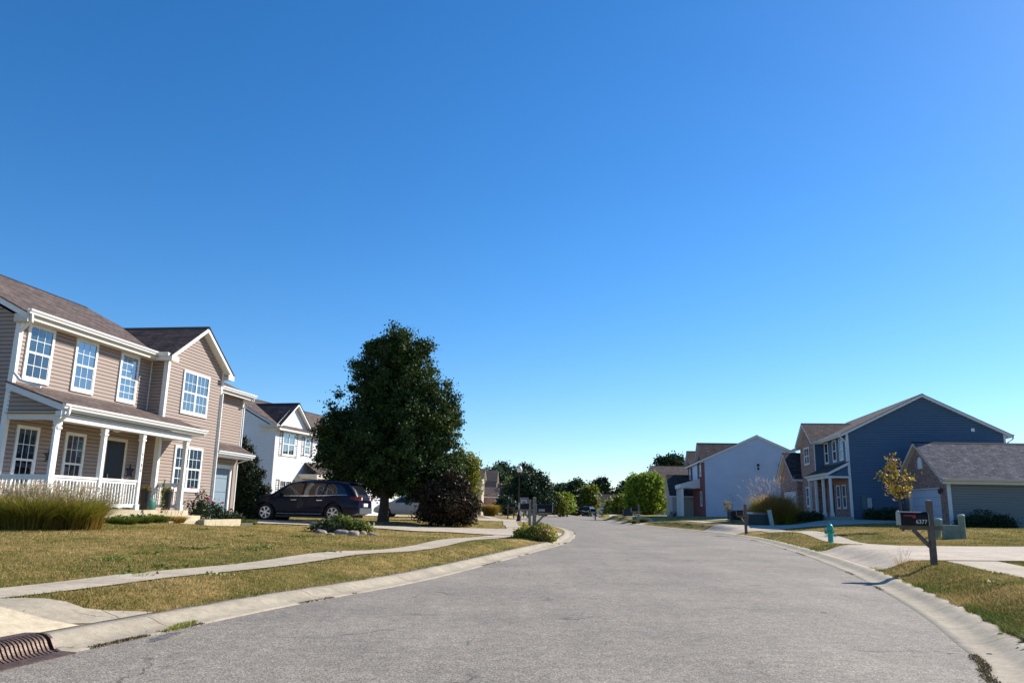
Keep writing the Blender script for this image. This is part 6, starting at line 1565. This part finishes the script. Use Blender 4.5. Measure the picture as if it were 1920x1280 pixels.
# warning sign with street-name blades
p = ong(1121, 966, 160); o = thing('warning_sign', p, rad(0), 'yellow-orange diamond warning sign on a post with green street-name blade near the far grey house', 'road sign')
m = MB(); m.tube([(0, 0, 0), (0, 0, 4.4)], .035, 8); m.build('post', GREYW, o)
m = MB(); m.poly([(.55 - .55, -.05, 1.25), (.6, -.05, 1.85), (0, -.05, 2.45), (-.6, -.05, 1.85)], (0, .015, 0)); m.build('sign_plate', plain('sign_orange', (.62, .30, .01), rough=.5), o)
m = MB(); m.poly([(-.05, -.068, 1.6), (.25, -.068, 1.85), (-.05, -.068, 2.1), (-.05, -.068, 1.92), (-.3, -.068, 1.92), (-.3, -.068, 1.78), (-.05, -.068, 1.78)], (0, .01, 0)); m.build('arrow_mark', BLACK, o)
m = MB(); m.box(-.45, .45, -.01, .01, 4.1, 4.35); m.build('name_blade', plain('sign_teal', (.02, .16, .17)), o)
# reddish hedge far off
p = ong(1143, 964, 175); o = thing('hedge', p, 0, 'low reddish hedge beside the far end of the right sidewalk', 'hedge'); leafball('leaves', [(0, 0, .5, 1.4, .6, .5), (1.2, 0, .45, .9, .5, .4)], 2500, .2, leaf_m('hedge_red', [(.16, .07, .04), (.28, .13, .08), (.2, .16, .04)]), o, seed=300)
# storm inlet
def inlet():
    o = thing('storm_inlet', (0, 0, 0), 0, 'rusty cast-iron storm drain inlet with curved slotted bars in the left kerb', 'storm drain')
    a = np.array([-3.86, 6.05]); b = np.array([-3.66, 7.05]); d = (b - a) / np.linalg.norm(b - a); n_ = np.array([-d[1], d[0]])
    IR = plain('cast_iron_rust', (.115, .072, .052), rough=.5, spec=.5, metal=.35, var=.35, scale=14, bump=.3, bscale=50)
    start = b - d * 1.78 - n_ * .09
    prof = [(.17, .008), (.19, .012), (.235, .03), (.265, .075), (.285, .11), (.32, .135), (.37, .148), (.43, .148)]
    P = lambda s, q: (start[0] + d[0] * s + n_[0] * q[0], start[1] + d[1] * s + n_[1] * q[0], q[1])
    n = 37; L_ = 1.7
    for i in range(n):
        s = .06 + (L_ - .12) * i / (n - 1); m = MB(); vs = []; w_ = .0125
        for q in prof:
            for (ds, dz) in ((-w_, 0), (w_, 0)):
                vs.append(P(s + ds, q))
        k = len(prof); vs2 = [(x, y, z - .03) for x, y, z in vs]
        fs = []
        for j in range(k - 1):
            fs.append((2 * j, 2 * j + 1, 2 * j + 3, 2 * j + 2)); fs.append((2 * k + 2 * j, 2 * k + 2 * j + 2, 2 * k + 2 * j + 3, 2 * k + 2 * j + 1))
            fs.append((2 * j, 2 * j + 2, 2 * k + 2 * j + 2, 2 * k + 2 * j)); fs.append((2 * j + 1, 2 * k + 2 * j + 1, 2 * k + 2 * j + 3, 2 * j + 3))
        m.add(vs + vs2, fs, True); m.build('bar', IR, o)
    m = MB(); m.add([P(-.02, (.43, .149)), P(L_ + .02, (.43, .149)), P(L_ + .02, (.56, .142)), P(-.02, (.56, .142)), P(-.02, (.43, .10)), P(L_ + .02, (.43, .10)), P(L_ + .02, (.60, .10)), P(-.02, (.60, .10))], [(0, 1, 2, 3), (0, 4, 5, 1), (1, 5, 6, 2), (2, 6, 7, 3), (3, 7, 4, 0)]); m.build('back_plate', IR, o)
    m = MB(); m.add([P(-.02, (.03, .010)), P(L_ + .02, (.03, .010)), P(L_ + .02, (.17, .014)), P(-.02, (.17, .014)), P(-.02, (.03, -.05)), P(L_ + .02, (.03, -.05)), P(L_ + .02, (.17, -.05)), P(-.02, (.17, -.05))], [(0, 1, 2, 3), (0, 4, 5, 1), (1, 5, 6, 2), (3, 7, 4, 0), (2, 6, 7, 3)]); m.build('front_plate', IR, o)
    for s0 in (-.02, L_):
        m = MB(); pts = [P(s0, q) for q in prof] + [P(s0, (.43, -.02)), P(s0, (.17, -.02))]; m.poly(pts, (d[0] * .03, d[1] * .03, 0)); m.build('end_plate', IR, o)
    m = MB(); v = [P(0, (.20, .016)), P(L_, (.20, .016)), P(L_, (.42, .045)), P(0, (.42, .045))]; v2 = [P(0, (.42, -.02)), P(L_, (.42, -.02)), P(L_, (.42, .125)), P(0, (.42, .125))]
    m.add(v, [(0, 1, 2, 3)]); m.add([(x - n_[0] * .012, y - n_[1] * .012, z) for x, y, z in v2], [(0, 1, 2, 3)]); m.build('cavity_shade', DARKI, o)  # near-black sheets paint the shade of the hole behind the bars
inlet()
p = (-3.78, 5.62, .015); o = thing('leaf_litter', p, 0, 'dry leaves and yellow-green debris caught at the storm drain', 'debris'); setprops(o, kind=None)
leafball('dry_leaves', [(0, 0, .02, .10, .32, .035)], 260, .035, leaf_m('litter', [(.25, .12, .04), (.35, .22, .07), (.30, .32, .05)]), o, seed=310)
# seam grass and grit where the asphalt meets the gutter
def seam(L, sd, n, seed, name, label):
    r = np.random.default_rng(seed); nr = normals(L, sd); ok = (L[:, 1] > 4.5) & (L[:, 1] < 45); L, nr = L[ok], nr[ok]
    i = r.integers(0, len(L) - 1, n); q = r.random(n)[:, None]; base = L[i] * (1 - q) + L[i + 1] * q
    keep = (np.sin(base[:, 1] * 1.7 + seed) + np.sin(base[:, 1] * .61 + 2 * seed) + .5 * np.sin(base[:, 1] * 5.3)) > 1.0
    base, nn = base[keep], nr[i][keep]; n = len(base); P = base + nn * r.normal(0, .022, n)[:, None]
    z = zr(P[:, 1]) + .012; hh = .014 * (.4 + r.random(n)); az = r.random(n) * 6.28; w_ = .006 + .003 * r.random(n)
    a = np.c_[np.cos(az) * w_, np.sin(az) * w_, np.zeros(n)]; b = np.c_[P, z - .004]; tip = b + np.c_[r.normal(0, .012, n), r.normal(0, .012, n), hh]
    V = np.stack([b - a, b + a, tip], 1).reshape(-1, 3); npmesh(name, V, np.arange(3 * n).reshape(n, 3), leaf_m('seam_debris', [(.05, .04, .025), (.13, .095, .05), (.20, .16, .07), (.30, .22, .11)]), tint=np.clip(r.normal(.45, .25, n), 0, 1), kind='stuff', label=label, cat='debris')
seam(LEf, 1, 9000, 1, 'gutter_debris', 'brown grit and tiny weeds in the left gutter seam'); seam(REf, -1, 9000, 2, 'gutter_debris', 'brown grit and tiny weeds in the right gutter seam')
# a few fallen leaves and clover clumps
def clumps(n, seed, side):
    r = np.random.default_rng(seed); V = []; T = []; k = 0
    while k < n:
        Y = 7 + 26 * r.random() ** 1.6; X = (-(.2 + .8 * r.random()) if side < 0 else (.45 + .35 * r.random())) * Y
        h, d = hgt([(X, Y)]); h, d = h[0], d[0]
        if d < .7 or any(inside(np.array([[X, Y]]), q)[0] for q in PAVED): continue
        k += 1; m_ = r.integers(30, 120); c = np.c_[X + r.normal(0, .17, m_), Y + r.normal(0, .17, m_), h + .01 + .025 * r.random(m_)]
        a = r.normal(size=(m_, 3)); a[:, 2] *= .5; a /= np.linalg.norm(a, axis=1)[:, None]; b = np.cross(a, r.normal(size=(m_, 3))); b /= np.linalg.norm(b, axis=1)[:, None]; s_ = (.012 + .014 * r.random(m_))[:, None]
        V.append(np.stack([c - a * s_ * 1.6, c - b * s_, c + a * s_ * 1.6, c + b * s_], 1).reshape(-1, 3)); T.append(np.clip(r.normal(r.choice([.2, .35, .8]), .12, m_), 0, 1))
    V = np.vstack(V); T = np.concatenate(T)
    npmesh('lawn_weeds', V, np.arange(len(V)).reshape(-1, 4), leaf_m('weed_leaves', [(.07, .12, .02), (.13, .19, .03), (.24, .26, .06), (.42, .32, .12)]), tint=T, kind='stuff', label='scattered broad-leaf weeds and clover in the lawn', cat='weeds')
clumps(34, 5, -1); clumps(12, 8, 1)
# ------------------------------------------------------------------ grass blades on the lawns
def lawn_blades(n, seed, x0, x1, y0, y1, hmin, hmax, w, name, power=1.6, extra=None):
    r = np.random.default_rng(seed)
    # more blades near the camera: draw distance with density ~ 1/d^power
    u = r.random(n * 2); a, b = y0, y1; k = 1 - power
    Y = (a ** k + u * (b ** k - a ** k)) ** (1 / k)
    X = (r.random(n * 2) * (x1 - x0) + x0) * Y / 10
    P = np.c_[X, Y]
    return P[:n]
def grow(P, hscale, w, name, seed, mat):
    h, d = hgt(P); ok = d > .53 + .03 * np.sin(P[:, 1] * 7) 
    jr = np.random.default_rng(seed + 9); Pj = P + jr.normal(0, .035, P.shape)
    for poly in PAVED: ok &= ~inside(Pj, poly)
    for (cx_, cy_, w_, d_) in ((-16.0, 27, 9.3, 9),): pass
    P, h, d = P[ok], h[ok], d[ok]; n = len(P); r = np.random.default_rng(seed)
    edge = np.zeros(n)
    dist = np.hypot(P[:, 0], P[:, 1]); hh = hscale * (.5 + r.random(n)) * (1 + .35 * np.exp(-np.abs(d - .6) / .25))
    az = r.random(n) * 2 * np.pi; ww = w * (1 + dist * .07) / 2; lx, ly = r.normal(0, .5, n) * hh, r.normal(0, .5, n) * hh
    B = np.c_[P, h - .01]; A = np.c_[np.cos(az) * ww, np.sin(az) * ww, np.zeros(n)]
    mid = B + np.c_[lx * .3, ly * .3, hh * .6]; tip = B + np.c_[lx, ly, hh]
    V = np.stack([B - A, B + A, mid + A * .8, tip, mid - A * .8], 1).reshape(-1, 3)
    i = np.arange(n)[:, None] * 5
    F = np.concatenate([i + np.array([[0, 1, 2, 4]])], 0); F3 = i + np.array([[4, 2, 3, 3]])
    # patchy colour that belongs to the grass itself
    pt = .5 + .26 * np.sin(P[:, 0] * 1.1 + 1.3 * np.sin(P[:, 1] * .6)) * np.sin(P[:, 1] * .8 + np.sin(P[:, 0] * 1.7)) + .12 * np.sin(P[:, 0] * 5.1 + P[:, 1] * 2.2) * np.sin(P[:, 1] * 4.3)
    green = np.exp(-np.abs(d - .6) / .18) * .35 * (np.sin(P[:, 1] * 1.9 + 1) > -.2)
    t = np.clip(pt - .07 - green + r.normal(0, .20, n), 0, 1)
    tri = np.concatenate([i + np.array([[0, 1, 2]]), i + np.array([[0, 2, 4]]), i + np.array([[4, 2, 3]])], 0)
    npmesh(name, V, tri, mat, tint=np.tile(t, 3), kind='stuff', label='short patchy green and straw-brown lawn grass', cat='grass')
GRS = leaf_m('lawn_blades', [(.08, .13, .018), (.17, .175, .035), (.32, .24, .065), (.47, .33, .13), (.60, .44, .21)], rough=.7, trans=.3)
PL = np.vstack([lawn_blades(380000, 1, -11, 1, 4.5, 26, 0, 0, 0, 'a'), lawn_blades(120000, 3, -7, 9, 18, 60, 0, 0, 0, 'b')])
grow(PL, .038, .0045, 'lawn_grass', 5, GRS)
PR_ = lawn_blades(230000, 2, 3.2, 7.5, 8, 45, 0, 0, 0, 'a')
grow(PR_, .045, .005, 'lawn_grass', 6, GRS)
